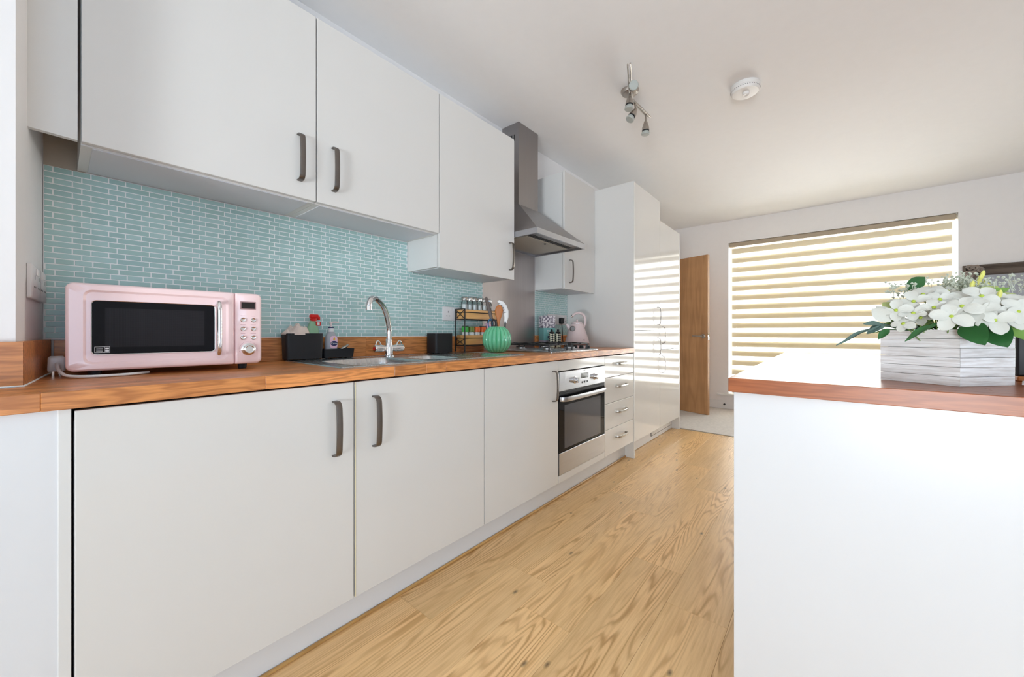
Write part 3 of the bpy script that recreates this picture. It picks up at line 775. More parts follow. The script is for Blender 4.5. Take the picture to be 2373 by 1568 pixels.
# ------------------------------------------------------------------ blind
bl = thing('window_blind', 'day and night roller blind with cream and sheer stripes across the far window', 'blind', (XW + .04, 0, 2.1))
BX = XW + .045
hh = M(); hh.box(BX - .03, BX + .04, wy0 + .012, wy1 - .012, 2.082, 2.136, 0.006)
obj('head_rail', hh, mat('beige_rail', srgb(176, 160, 138), 0.4), bl, 'beige head rail')
b0, b1 = -0.934, 0.950
z = 2.074; k = 0
obj('opaque_band', M().box(BX, BX + .0016, b0, b1, 1.995, 2.062), W['band'], bl, 'widest cream stripe at the top')
obj('rear_band', M().box(BX + .012, BX + .0136, b0, b1, 1.995, 2.062), W['band'], bl)
obj('sheer_band', M().box(BX, BX + .0010, b0, b1, 2.062, 2.082), W['sheer'], bl)
z = 1.995
while z > wz0 + .05:
    s0 = z - 0.052; o0 = s0 - 0.067
    obj('sheer_band', M().box(BX, BX + .0010, b0, b1, s0, z), W['sheer'], bl)
    obj('opaque_band', M().box(BX, BX + .0016, b0, b1, max(o0, wz0 + .03), s0), W['band'], bl)
    obj('rear_band', M().box(BX + .012, BX + .0136, b0, b1, max(o0, wz0 + .03), s0 - .010), W['band'], bl)
    z = o0
obj('bottom_bar', M().box(BX - .010, BX + .012, b0, b1, wz0 + .006, wz0 + .03, .004), W['trim'], bl)
ds = thing('door_stop', 'small black door stop on the far white skirting board', 'door stop', (XW - .016, 1.02, 0.06))
obj('stop', M().cyl((XW - .016, 1.024, 0.062), (XW - .05, 1.024, 0.062), 0.012, 0.009, 12), W['black'], ds)

# ------------------------------------------------------------------ mirror on the window wall
mr = thing('mirror', 'ornate dark silver framed mirror on the wall right of the window', 'mirror', (XW - .02, -1.45, 0.4))
my0, my1, mz0, mz1 = -1.95, -0.990, 0.45, 1.617
obj('mirror_glass', M().box(XW - .016, XW - .010, my0 + .09, my1 - .09, mz0 + .09, mz1 - .09), W['mirror'], mr)
fr = M()
prof = [(0.0, 0.0), (0.0, 0.026), (0.014, 0.034), (0.03, 0.022), (0.05, 0.036), (0.072, 0.028), (0.088, 0.034), (0.10, 0.018), (0.10, 0.0)]
loops = []
for d, hgt in prof:
    loops.append([(XW - .002 - hgt, my0 + d, mz0 + d), (XW - .002 - hgt, my1 - d, mz0 + d), (XW - .002 - hgt, my1 - d, mz1 - d), (XW - .002 - hgt, my0 + d, mz1 - d)])
fr.loft(loops, False, False)
obj('frame', fr, W['frame'], mr, ang=20)
for cy, cz, sy, sz in ((my1, mz1, -1, -1), (my0, mz1, 1, -1), (my1, mz0, -1, 1), (my0, mz0, 1, 1)):
    sc = M()
    for q in range(7):
        ry = random.uniform(.012, .12); rz = random.uniform(.012, .12)
        if ry > .07 and rz > .07: ry *= .5
        pts = []
        for i in range(13):
            a = i / 12 * 3.6 * PI; rad = 0.026 * (1 - i / 14)
            pts.append((XW - .036 - .004 * q % .01, cy + sy * ry + rad * math.cos(a), cz + sz * rz + rad * math.sin(a)))
        sc.tube(pts, 0.0085, 6)
    obj('scrollwork', sc, W['scroll'], mr)

# ------------------------------------------------------------------ sink and tap
sk = thing('sink', 'stainless steel one-and-a-half bowl sink with drainer let into the oak worktop', 'sink', (1.09, 1.45, WT))
def bowl_cell(m, cx0, cx1, cy0, cy1, bx0, bx1, by0, by1, r, depth):
    z = WT + .0022
    n = 5
    inner = rr(bx0, bx1, by0, by1, r, n)
    outer = []
    per = rr(cx0, cx1, cy0, cy1, 0.0, n)
    # spread corner points along the cell edges so that the ring stays planar and even
    for i, p in enumerate(per):
        outer.append(p)
    q = len(inner)
    ins = lambda k: rr(bx0 + k, bx1 - k, by0 + k, by1 - k, max(r - k, .01), n)
    m.loft([xy(outer, z), xy(inner, z), xy(ins(.003), z - .003), xy(ins(.008), z - .02), xy(ins(.016), z - depth + .03), xy(ins(.03), z - depth + .006), xy(ins(.05), z - depth)], False, True)
sx0, sx1, sy0, sy1 = 0.604, 1.569, 1.226, 1.692
m = M(); bowl_cell(m, sx0, 1.012, sy0, sy1, 0.672, 0.985, 1.262, 1.585, .05, .15)
obj('bowl', m, W['sinkm'], sk, 'large bowl')
m = M(); bowl_cell(m, 1.012, 1.235, sy0, sy1, 1.035, 1.205, 1.30, 1.545, .045, .11)
obj('bowl', m, W['sinkm'], sk, 'small half bowl')
m = M()
N_ = 60; vs = []; fsx = []
ys = [sy0, 1.262] + [1.27 + i * .0055 for i in range(49)] + [1.545, sy1]
for i, y in enumerate(ys):
    rid = 0.0016 * math.sin(i * PI / 2.0) if 2 <= i < len(ys) - 2 else 0
    for x, k in ((1.235, 0), (1.27, 0), (1.29, 1), (1.53, 1), (1.55, 0), (sx1, 0)):
        vs.append((x, y, WT + .0022 + rid * k))
for i in range(len(ys) - 1):
    for j in range(5): a = i * 6 + j; fsx.append((a, a + 1, a + 7, a + 6))
m.add(vs, fsx); obj('drainer', m, W['sinkm'], sk, 'ridged drainer')
m = M()
lo = [xy(rr(sx0 - d, sx1 + d, sy0 - d, sy1 + d, .012, 4), WT + zz_) for d, zz_ in ((0.0, .0022), (.001, .0036), (.006, .0034), (.009, .0003))]
m.loft(lo, False, False); obj('rim', m, W['sinkm'], sk)
for cx, cy, zf in ((0.83, 1.42, .1475), (1.12, 1.42, .1075)):
    obj('drain', M().lathe((cx, cy, WT - zf), [(0.036, 0), (0.036, 0.002), (0.028, 0.003), (0.026, 0.0005), (0.004, 0.0005)], 24), W['chrome'], sk)

tp = thing('mixer_tap', 'chrome swan-neck mixer tap with two lever knobs behind the sink', 'tap', (1.035, 1.637, WT + .0022))
tx, ty, tz = 1.035, 1.637, WT + .0022
m = M().lathe((tx, ty, tz), [(0.026, 0), (0.026, .004), (0.0205, .010), (0.0195, .052), (0.0165, .062), (0.0155, .080), (0.0135, .085)], 24)
obj('tap_body', m, W['chrome'], tp)
sp = []
for f_, z_ in ((0, .945), (.0, 1.003), (.10, 1.054), (.27, 1.096), (.50, 1.122), (.76, 1.1335), (.93, 1.124), (1.0, 1.104), (1.01, 1.084)):
    sp.append((tx - .173 * f_, ty - .120 * f_, z_))
# smooth the spine
def smooth(pts, n=4):
    P = [Vector(p) for p in pts]; out = []
    for i in range(len(P) - 1):
        p0, p1, p2, p3 = P[max(i - 1, 0)], P[i], P[i + 1], P[min(i + 2, len(P) - 1)]
        for k in range(n):
            t = k / n
            out.append(0.5 * ((2 * p1) + (-p0 + p2) * t + (2 * p0 - 5 * p1 + 4 * p2 - p3) * t * t + (-p0 + 3 * p1 - 3 * p2 + p3) * t ** 3))
    out.append(P[-1]); return out
sps = smooth(sp); nR = len(sps)
obj('spout', M().tube(sps, [0.0132 + 0.0005 * math.sin(i / nR * PI) for i in range(nR)], 16).lathe(tuple(sps[-1]), [(0.0135, .012), (0.0135, -.006), (0.010, -.006)], 16), W['chrome'], tp)
for s_, lab in ((-1, 'hot lever with red dot'), (1, 'cold lever')):
    m = M()
    m.lathe((tx, ty, tz + .040), [(0.012, s_ * .014), (0.0145, s_ * .028), (0.0165, s_ * .034), (0.0170, s_ * .074), (0.0150, s_ * .078)], 22, 'x')
    hp = [(tx + s_ * .040, ty, tz + .052), (tx + s_ * .052, ty, tz + .072), (tx + s_ * .064, ty, tz + .074), (tx + s_ * .072, ty, tz + .052)]
    m.tube(smooth(hp, 3), 0.0032, 8)
    k = obj('tap_lever', m, W['chrome'], tp, lab)
    if s_ < 0: obj('red_dot', M().lathe((tx - .0785, ty, tz + .040), [(0.008, 0), (0.0075, -0.0015)], 16, 'x'), W['red'], k)

# ------------------------------------------------------------------ gas hob
hb = thing('gas_hob', 'stainless steel four-burner gas hob with black pan supports', 'hob', (2.1, 1.45, WT))
HX0, HX1, HY0, HY1 = 1.815, 2.392, 1.212, 1.70
m = M().loft([xy(rr(HX0, HX1, HY0, HY1, .012), WT + .0006), xy(rr(HX0, HX1, HY0, HY1, .012), WT + .005), xy(rr(HX0 + .006, HX1 - .006, HY0 + .006, HY1 - .006, .01), WT + .0085)])
obj('hob_plate', m, W['sinkm'], hb)
hz = WT + .0085
for (bx_, by_, br) in ((1.965, 1.56, .030), (1.965, 1.35, .022), (2.235, 1.56, .022), (2.235, 1.35, .036)):
    bo = obj('burner', M().lathe((bx_, by_, hz), [(br + .016, 0), (br + .012, .003), (br + .002, .006), (br, .014), (br - .004, .014)], 24), W['steel'], hb)
    obj('burner_cap', M().lathe((bx_, by_, hz + .014), [(br, .0002), (br + .001, .004), (br - .006, .007)], 24), W['castiron'], bo)
for gx0, gx1 in ((1.85, 2.09), (2.11, 2.35)):
    g = M(); r_ = .0045; gz = hz + .036
    cs = rr(gx0, gx1, 1.27, 1.66, .02, 3); cs.append(cs[0])
    g.tube([(a, b, gz) for a, b in cs], r_, 8)
    for fy in (1.27, 1.66):
        for fx in (gx0 + .02, gx1 - .02): g.tube([(fx, fy, gz), (fx, fy - .004, gz - .012), (fx, fy, hz + .0005)], r_ * 1.1, 8)
    mx_ = (gx0 + gx1) / 2
    for cy in (1.35, 1.56):
        for a in range(4):
            dx, dy = math.cos(a * PI / 2), math.sin(a * PI / 2)
            ex = (gx1 - gx0) / 2 if abs(dx) > .5 else 0.09
            g.tube([(mx_ + dx * .025, cy + dy * .025, gz + .004), (mx_ + dx * .05, cy + dy * .05, gz + .006), (mx_ + dx * ex, cy + dy * ex, gz)], r_, 6)
    g.tube([(gx0, 1.455, gz), (gx1, 1.455, gz)], r_, 6)
    obj('pan_support', g, W['castiron'], hb, 'black cast pan support')
for k in range(4):
    m = M().lathe((2.372, 1.285 + k * .05, hz), [(0.017, 0), (0.0165, .004), (0.014, .018), (0.012, .020)], 18)
    obj('knob', m, W['black'], hb)

# ------------------------------------------------------------------ microwave (turned 3 degrees to the wall)
mw = thing('microwave', 'pale pink retro microwave with black window and chrome handle on the worktop', 'microwave', (0.015, 1.455, WT), -0.052)
def mo(name, m, mt, par=mw, label=None, kind=None): return obj(name, m, mt, par, label, world=False, kind=kind)
MZ0, MZ1, MWD, MS = 0.017, 0.243, 0.421, 0.3475
R_ = .014
m = M().loft([xz(rr(.004, MWD - .004, MZ0 + .003, MZ1 - .003, R_), .028), xz(rr(.002, MWD - .002, MZ0 + .001, MZ1 - .001, R_), .034), xz(rr(.002, MWD - .002, MZ0 + .001, MZ1 - .001, R_), .285)])
mo('casing', m, W['pink'])
q = lambda d, y, r: xz(rr(d, MS - .0008 - d, MZ0 + d, MZ1 - d, (r, .004, .004, r)), y)
gl = (0.043, 0.299, 0.058, 0.201)
e0 = (0.030, 0.331, 0.035, 0.226)
m = M().loft([q(0, .030, .016), q(0, .008, .016), q(.002, .003, .015), q(.006, 0, .012),
              xz(rr(e0[0], e0[1], e0[2], e0[3], .016), 0), xz(rr(e0[0] + .005, e0[1] - .005, e0[2] + .005, e0[3] - .005, .013), .006),
              xz(rr(gl[0], gl[1], gl[2], gl[3], .010), .006), xz(rr(gl[0] + .002, gl[1] - .002, gl[2] + .002, gl[3] - .002, .008), .011)], True, True)
door = mo('door', m, W['pink'], label='pink door')
m = M().loft([xz(rr(gl[0], gl[1], gl[2], gl[3], .010), .0066), xz(rr(gl[0] + .001, gl[1] - .001, gl[2] + .001, gl[3] - .001, .0095), .0012), xz(rr(gl[0] + .003, gl[1] - .003, gl[2] + .003, gl[3] - .003, .008), .0026)], False, True)
mo('window_trim', m, W['chrome'], door)
m = M().loft([xz(rr(gl[0] + .003, gl[1] - .003, gl[2] + .003, gl[3] - .003, .008), .0026), xz(rr(gl[0] + .003, gl[1] - .003, gl[2] + .003, gl[3] - .003, .008), .0010)])
gw = mo('door_window', m, W['blackglass'], door, 'black glass window')
def mesh_screen():
    m_, t_, b_ = nm('perforated_screen'); N, L = t_.nodes, t_.links
    tc = N.new('ShaderNodeTexCoord'); mp = N.new('ShaderNodeMapping'); mp.inputs['Scale'].default_value = (480, 1, 480)
    vo = N.new('ShaderNodeTexVoronoi'); vo.inputs['Randomness'].default_value = 0; vo.inputs['Scale'].default_value = 1
    r = N.new('ShaderNodeValToRGB'); r.color_ramp.elements[0].position = .3; r.color_ramp.elements[1].position = .5
    r.color_ramp.elements[0].color = (.012, .012, .014, 1); r.color_ramp.elements[1].color = (.03, .028, .032, 1)
    L.new(tc.outputs['Object'], mp.inputs[0]); L.new(mp.outputs[0], vo.inputs['Vector']); L.new(vo.outputs['Distance'], r.inputs[0]); L.new(r.outputs[0], b_.inputs['Base Color'])
    b_.inputs['Roughness'].default_value = .08; b_.inputs['Specular IOR Level'].default_value = .12
    return m_
mo('perforated_screen', M().box(.068, .272, .00085, .00105, .078, .181), mesh_screen(), door)
st = M()
for a in ((.0495, .0770, .0640, .0648), (.0495, .0770, .0788, .0796), (.0495, .0503, .0648, .0788), (.0762, .0770, .0648, .0788), (.0668, .0674, .0648, .0788), (.0525, .0645, .0675, .0682), (.0525, .0645, .0702, .0709), (.0525, .0645, .0737, .0744)):
    st.box(a[0], a[1], .0004, .0009, a[2], a[3])
st.box(.0685, .0752, .0004, .0009, .0665, .0710); st.box(.0685, .0752, .0004, .0009, .0728, .0770)
mo('rating_sticker', st, W['whiteplastic'], door, 'small white outlined rating mark')
hx = .3045
hpth = smooth([(hx, .003, .055), (hx, -.014, .052), (hx, -.024, .062), (hx, -.027, .09), (hx, -.028, .13), (hx, -.027, .17), (hx, -.024, .199), (hx, -.014, .208), (hx, .003, .205)], 3)
mo('door_handle', M().tube(hpth, 0.0062, 14), W['chrome'], door, 'chrome bar handle')
q = lambda d, y, r: xz(rr(MS + .0008 + d, MWD - d, MZ0 + d, MZ1 - d, (.004, r, r, .004)), y)
m = M().loft([q(0, .030, .016), q(0, .008, .016), q(.002, .003, .015), q(.006, 0, .012)])
cpn = mo('control_panel', m, W['pink'], label='pink control panel')
m = M().loft([xz(rr(.3610, .4035, .1905, .2165, .002), -.0001), xz(rr(.3610, .4035, .1905, .2165, .002), -.0016), xz(rr(.3625, .402, .192, .215, .001), -.0018)])
mo('display_frame', m, mat('rose_grey_frame', srgb(176, 140, 140), .4), cpn)
mo('display', M().box(.3640, .4005, -.0023, -.0017, .1935, .2135), W['display'], cpn, 'dark digital display')
for bz in (.157, .1285, .1005):
    for bx_ in (.3685, .3965):
        mo('button', M().lathe((bx_, 0, bz), [(0.0072, -.0002), (0.0072, -.003), (0.0058, -.0045), (0.004, -.003), (0.003, -.0028)], 18, 'y'), W['chrome'], cpn)
tl = M()
for bz, ws in ((.1705, (.006, .0045)), (.142, (.0065, .007)), (.114, (.006, .0075))):
    for bx_, w_ in zip((.3685, .3965), ws): tl.box(bx_ - w_, bx_ + w_, -.0003, .0002, bz - .0006, bz + .0006)
for i in range(24):
    a = PI * (-.08 + 1.16 * i / 23); tl.box(.383 + .0245 * math.cos(a) - .0008, .383 + .0245 * math.cos(a) + .0008, -.0003, .0002, .0635 + .0245 * math.sin(a) - .0006, .0635 + .0245 * math.sin(a) + .0006)
mo('printed_marks', tl, W['rosetxt'], cpn, 'faint rose printed marks')
mo('dial', M().lathe((.383, 0, .0635), [(0.0195, -.0002), (0.0195, -.003), (0.0165, -.005), (0.0150, -.006), (0.0145, -.016), (0.0120, -.018), (0.0100, -.0165), (0.002, -.0165)], 28, 'y'), W['chrome'], cpn, 'chrome dial')
for fx, fy in ((.05, .04), (.375, .04), (.05, .26), (.375, .26)):
    mo('foot', M().lathe((fx, fy, .0004), [(0.011, 0), (0.012, .004), (0.013, .0178)], 16), W['black'])
pl = thing('power_plug', 'white mains plug and lead lying behind the microwave by the left pier', 'plug', (0.0, 1.66, WT))
m = M(); m.loft([xy(rr(-.013, .017, 1.58, 1.64, .006), WT + .013), xy(rr(-.014, .018, 1.578, 1.642, .007), WT + .018), xy(rr(-.013, .017, 1.58, 1.64, .007), WT + .048), xy(rr(-.010, .014, 1.586, 1.634, .006), WT + .052)])
obj('plug_body', m, W['whiteplastic'], pl)
m = M()
for a, b in ((-.006, 1.59), (-.006, 1.625), (.006, 1.607)): m.box(a, a + .004, b, b + .007, WT + .0005, WT + .014)
obj('pin', m, W['chrome'], pl)
obj('cable', M().tube(smooth([(.002, 1.582, WT + .034), (.003, 1.55, WT + .032), (.006, 1.50, WT + .020), (.020, 1.465, WT + .008), (.060, 1.448, WT + .0045), (.13, 1.452, WT + .0045), (.17, 1.49, WT + .0045)], 5), 0.0036, 8), W['whiteplastic'], pl, 'white flex')

# double sockets
def socket(label, origin, ux, name='wall_socket', w_=.146, sw=True, grp=None):
    """origin = left-bottom corner on the wall, ux = unit vector along the wall, faces to the room side"""
    t = thing(name, label, 'socket', origin, math.atan2(ux[1], ux[0]), grp)
    m = M().loft([xz(rr(0, w_, 0, .084, .004), -.0002), xz(rr(0, w_, 0, .084, .004), -.007), xz(rr(.0025, w_ - .0025, .0025, .0815, .004), -.009)])
    fp = obj('face_plate', m, W['socket'], t, world=False)
    holes = M(); sws = M()
    for cx in (w_ * .27, w_ * .73):
        holes.box(cx - .002, cx + .002, -.0094, -.0085, .048, .058)
        for s_ in (-1, 1): holes.box(cx + s_ * .011 - .004, cx + s_ * .011 + .004, -.0094, -.0085, .027, .031)
        sws.box(cx - .005 + (.021 if cx < w_ / 2 else -.021), cx + .005 + (.021 if cx < w_ / 2 else -.021), -.0115, -.0088, .060, .077, .001)
    obj('pin_holes', holes, W['grey'], fp, world=False, kind='stuff')
    obj('rocker', sws, W['whiteplastic'], fp, world=False)
    return t
socket('white double socket on the tiles between black box and spice rack', (1.471, WY - .0058, 1.054), (1, 0, 0))
socket('white double socket behind the printed carton, left one of the pair by the kettle', (2.568, WY - .0058, 1.052), (1, 0, 0))
socket('white double socket with the black plug, above the pink kettle', (2.716, WY - .0058, 1.052), (1, 0, 0))
a_ = Vector((-0.0445, 1.487)); uxp = Vector((0.0325, 0.417)).normalized()
socket('white double socket nearest on the left pier beside the microwave', (a_.x, a_.y, 1.065), (uxp.x, uxp.y, 0))
socket('white double socket on the left pier next to the tiled corner', (a_.x + uxp.x * .128, a_.y + uxp.y * .128, 1.065), (uxp.x, uxp.y, 0), w_=.118)
t = thing('kettle_plug', 'black mains plug with lead in the socket above the kettle', 'plug', (2.755, WY - .02, 1.08))
m = M().loft([xz(rr(2.732, 2.778, 1.058, 1.110, .010), WY - .0155), xz(rr(2.732, 2.778, 1.058, 1.110, .012), WY - .035), xz(rr(2.738, 2.772, 1.064, 1.104, .010), WY - .042)])
obj('plug_body', m, W['black'], t)
obj('cable', M().tube(smooth([(2.755, WY - .03, 1.06), (2.758, WY - .032, 1.02), (2.765, WY - .03, .96), (2.768, WY - .035, .90), (2.76, WY - .06, .869), (2.70, WY - .12, .8675)], 4), .0035, 8), W['black'], t)

# ------------------------------------------------------------------ caddy and what is in it
cd = thing('sink_caddy', 'black plastic stepped sink caddy holding bottles, between microwave and tap', 'caddy', (0.74, 1.72, WT))
def open_box(m, x0, x1, y0, y1, z0, z1, t=.003, r=.012, taper=0.0):
    o0 = rr(x0 + taper, x1 - taper, y0 + taper, y1 - taper, r); o1 = rr(x0, x1, y0, y1, r)
    i1 = rr(x0 + t, x1 - t, y0 + t, y1 - t, max(r - t, .002)); i0 = rr(x0 + t + taper, x1 - t - taper, y0 + t + taper, y1 - t - taper, max(r - t, .002))
    m.loft([xy(o0, z0), xy(o1, z1), xy(i1, z1), xy(i0, z0 + t)])
    return m
obj('tall_bin', open_box(M(), .597, .748, 1.685, 1.746, WT + .006, .978, taper=.003), W['black'], cd)
obj('low_tray', open_box(M(), .749, .890, 1.685, 1.746, WT + .006, .909, taper=.004), W['black'], cd)
m = M()
for fx in (.612, .728, .765, .872):
    for fy in (1.70, 1.73): m.lathe((fx, fy, WT + .0026), [(0.006, 0), (0.007, .0036)], 10)
obj('feet', m, W['black'], cd)
c = thing('dish_cloth', 'crumpled cream cloth lying over the black sink caddy', 'cloth', (.64, 1.72, .98))
def crumple(cx, cy, cz, sx, sy, sz, n=26, seed=3):
    rnd = random.Random(seed); vs = []; fs = []
    ph = [rnd.uniform(0, 6.28) for _ in range(8)]
    for i in range(n):
        for j in range(n):
            u, v = i / (n - 1) * 2 - 1, j / (n - 1) * 2 - 1
            e = max(0, 1 - (abs(u) ** 2.4 + abs(v) ** 2.4) ** .7)
            h = .52 + .30 * u + .14 * math.sin(5.2 * u + 2 * v + ph[0]) + .12 * math.sin(3.1 * v - 9 * u + ph[1]) + .12 * abs(math.sin(9 * u + 7 * v + ph[2])) + .06 * math.sin(17 * v - 13 * u + ph[3])
            h = max(0.04, h) * (e ** .3)
            vs.append((cx + sx * u * (1 + .08 * math.sin(4 * v + ph[4])), cy + sy * v * (1 + .1 * math.sin(5 * u + ph[5])), cz + sz * h))
    for i in range(n - 1):
        for j in range(n - 1): a = i * n + j; fs.append((a, a + 1, a + n + 1, a + n))
    m = M().add(vs, fs)
    b = [(x, y, z - .004) for x, y, z in vs]; o = len(m.v)
    m.add(b, [tuple(reversed(f)) for f in fs])
    return m
obj('cloth', crumple(.642, 1.716, .976, .050, .034, .050), W['cloth'], c, ang=80)
b = thing('spray_bottle', 'green plastic spray bottle with a red trigger top standing in the black caddy', 'bottle', (.715, 1.716, WT + .01))
fnb = lambda a, h: 1.0
def ell(cx, cy, prof, sx=1.0, sy=.7, n=20):
    m = M(); return m.loft([[(cx + r * sx * math.cos(2 * PI * i / n), cy + r * sy * math.sin(2 * PI * i / n), z) for i in range(n)] for r, z in prof])
obj('bottle_body', ell(.713, 1.716, [(.026, WT + .0105), (.028, .90), (.027, .97), (.023, 1.00), (.014, 1.025), (.012, 1.033)]), W['bottle'], b)
m = M(); m.lathe((.716, 1.716, 1.031), [(.013, 0), (.014, .010), (.012, .012)], 16); m.box(.700, .738, 1.708, 1.724, 1.043, 1.060, .004); m.box(.733, .743, 1.710, 1.722, 1.036, 1.052, .002)
obj('trigger_top', m, W['red'], b, 'red trigger top')
m = M(); m.loft([xz(rr(.722, .742, 1.011, 1.029, .003), 1.7055), xz(rr(.722, .742, 1.011, 1.029, .003), 1.7035)])
lb = obj('tag', m, W['red'], b, 'red and white tag'); obj('print', M().box(.727, .737, 1.7030, 1.7036, 1.015, 1.026), W['whiteplastic'], lb)
s = thing('soap_dispenser', 'clear hand soap pump bottle with pink and navy label in the black caddy', 'bottle', (.790, 1.716, WT + .01))
sxc, syc = .792, 1.716
obj('bottle_body', ell(sxc, syc, [(.022, WT + .0105), (.027, .885), (.0275, .94), (.024, .965), (.016, .980), (.0125, .985)], sy=.72), W['soap'], s)
m = M().lathe((sxc, syc, .985), [(.0125, 0), (.0125, .010), (.0115, .016), (.005, .017)], 18)
obj('collar', m, W['whiteplastic'], s, 'white collar')
obj('collar_ring', M().lathe((sxc, syc, 1.0015), [(.0118, 0), (.0118, .005), (.010, .0055)], 18), W['navy'], s, 'navy ring')
m = M().cyl((sxc, syc, 1.005), (sxc, syc, 1.026), .0045, .0045, 10); m.lathe((sxc, syc, 1.022), [(.007, 0), (.0075, .005), (.005, .008)], 14)
m.tube([(sxc, syc, 1.027), (sxc + .016, syc - .012, 1.029), (sxc + .026, syc - .02, 1.026)], [.004, .0035, .0025], 8)
obj('pump_head', m, mat('blush_pump', srgb(236, 216, 212), .35), s, 'blush pump head')
fd = Vector((-.1, -1, 0)).normalized()
def on_bottle(m, dx, z, out):      # place a flat x/z shape on the front of the bottle
    return moved(m, (sxc + dx, syc - .0198 - out, z), 0)
lab = M(); lab.loft([xz([(a, b) for a, b in rr(-.0165, .0165, .0, .056, .013)], 0), xz([(a, b) for a, b in rr(-.0165, .0165, .0, .056, .013)], .0015)])
lo_ = obj('label_print', on_bottle(lab, .003, .9105, .0012), W['labelpink'], s, 'pink and white label')
ov_ = M().loft([[(.0160 * math.cos(2 * PI * i / 24), 0, .0110 * math.sin(2 * PI * i / 24)) for i in range(24)], [(.0150 * math.cos(2 * PI * i / 24), .001, .0110 * math.sin(2 * PI * i / 24)) for i in range(24)]])
obj('oval_badge', on_bottle(ov_, .004, .933, .0020), W['navy'], lo_)
obj('lettering', on_bottle(text_m('Carex', .0118), .004, .933, .0032), W['whiteplastic'], lo_, 'white brand lettering')
obj('flame_print', on_bottle(M().loft([xz([(-.004, .0), (.004, .0), (.005, .007), (.001, .015), (-.003, .008)], 0), xz([(-.004, .0), (.004, .0), (.005, .007), (.001, .015), (-.003, .008)], .0006)]), .004, .9475, .0018), W['yellow'], lo_)
sp_ = thing('dish_brush', 'small grey scourer tip sticking out of the low end of the black caddy', 'scourer', (.86, 1.72, .88))
obj('scourer', M().tube(smooth([(.820, 1.715, .875), (.838, 1.715, .905), (.858, 1.715, .915), (.872, 1.715, .926)], 3), [.004, .004, .004, .005, .006, .007, .007, .006, .005, .003][:10], 8), W['handle_br'], sp_)

b2 = thing('storage_box', 'small square black box on the drainer, left of the wooden spice rack', 'box', (1.39, 1.70, WT))
obj('box_body', open_box(M(), 1.338, 1.462, 1.655, 1.742, WT + .0045, .978, t=.003, r=.012), W['black'], b2)

# ------------------------------------------------------------------ spice rack
rk = thing('spice_rack', 'two-tier black wire rack with bamboo trays holding jars beside the mint pot', 'rack', (1.70, 1.72, WT))
RX0, RX1, RY0, RY1 = 1.560, 1.845, 1.662, 1.744
wr = M(); w_ = .0032
for x_ in (RX0, RX1):
    for y_ in (RY0, RY1): wr.cyl((x_, y_, WT + .0005 + (.004 if x_ < 1.57 else 0)), (x_, y_, 1.124), w_, w_, 8)
    for zt_ in (1.062, 1.104, 1.124, .905, .948): wr.cyl((x_, RY0, zt_), (x_, RY1, zt_), w_ * .8, w_ * .8, 6)
    for z0_, z1_ in ((1.064, 1.122), (.906, .946)):
        wr.cyl((x_ - .001, RY0, z0_), (x_ - .001, RY1, z1_), w_ * .6, w_ * .6, 6); wr.cyl((x_ - .001, RY0, z1_), (x_ - .001, RY1, z0_), w_ * .6, w_ * .6, 6)
for y_ in (RY0, RY1):
    for zt_ in (1.062, 1.104, .905, .948): wr.cyl((RX0, y_, zt_), (RX1, y_, zt_), w_ * .8, w_ * .8, 6)
obj('wire_frame', wr, W['wire'], rk, 'black wire frame')
for z0_, z1_ in ((1.066, 1.121), (.909, .966)):
    obj('tray', open_box(M(), RX0 + .006, RX1 - .006, RY0 + .005, RY1 - .005, z0_, z1_, t=.006, r=.003), W['bamboo'], rk, 'bamboo tray')
for k in range(6):
    jx = RX0 + .035 + k * .043; jy = 1.703
    j = thing('spice_jar', 'clear glass jar, silver lid, top tray of the rack, %s of six' % ['leftmost', 'second from the left', 'third from the left', 'third from the right', 'second from the right', 'rightmost'][k], 'jar', (jx, jy, 1.0725), group='glass jars on the top tier of the rack')
    obj('jar', M().lathe((jx, jy, 1.0725), [(.018, 0), (.0195, .003), (.0195, .095), (.016, .103), (.016, .108)], 18), W['jarglass'], j, 'clear glass body')
    obj('contents', M().lathe((jx, jy, 1.0735), [(.017, 0), (.018, .003), (.018, .080), (.016, .082)], 14), W['spice'], j)
    obj('lid', M().lathe((jx, jy, 1.1805), [(.0195, 0), (.020, .003), (.0195, .016), (.017, .020), (.010, .021)], 18), W['chrome'] if k % 2 else W['satin'], j, 'silver lid')
low = [(1.600, 'green', 'spice jar with bright green lid, leftmost on the lower tray'), (1.650, 'olive', 'spice jar with olive green lid, second on the lower tray'),
       (1.700, 'orange', 'spice jar with burnt orange lid, third on the lower tray'), (1.755, 'orange', 'spice jar with wide orange lid, nearest the mint pot on the lower tray')]
for k, (jx, cl, lab_) in enumerate(low):
    j = thing('spice_jar', lab_, 'jar', (jx, 1.703, .9155), group='spice jars on the lower tier')
    obj('jar', M().lathe((jx, 1.703, .9155), [(.019, 0), (.020, .003), (.020, .064), (.018, .070)], 18), W['spice'], j)
    obj('lid', M().lathe((jx, 1.703, .986), [(.0215, 0), (.022, .003), (.022, .030), (.020, .033)], 18), W[cl], j)
    if k in (0, 3): obj('lid_top', M().lathe((jx, 1.703, 1.0192), [(.022, 0), (.022, .004)], 18), W['black'], j)
s = thing('salt_packet', 'small pink and white packet behind the mint pot at the rack end', 'packet', (1.805, 1.70, .9155))
obj('packet', M().box(1.785, 1.830, 1.688, 1.72, .9155, 1.045, .004), W['labelpink'], s)

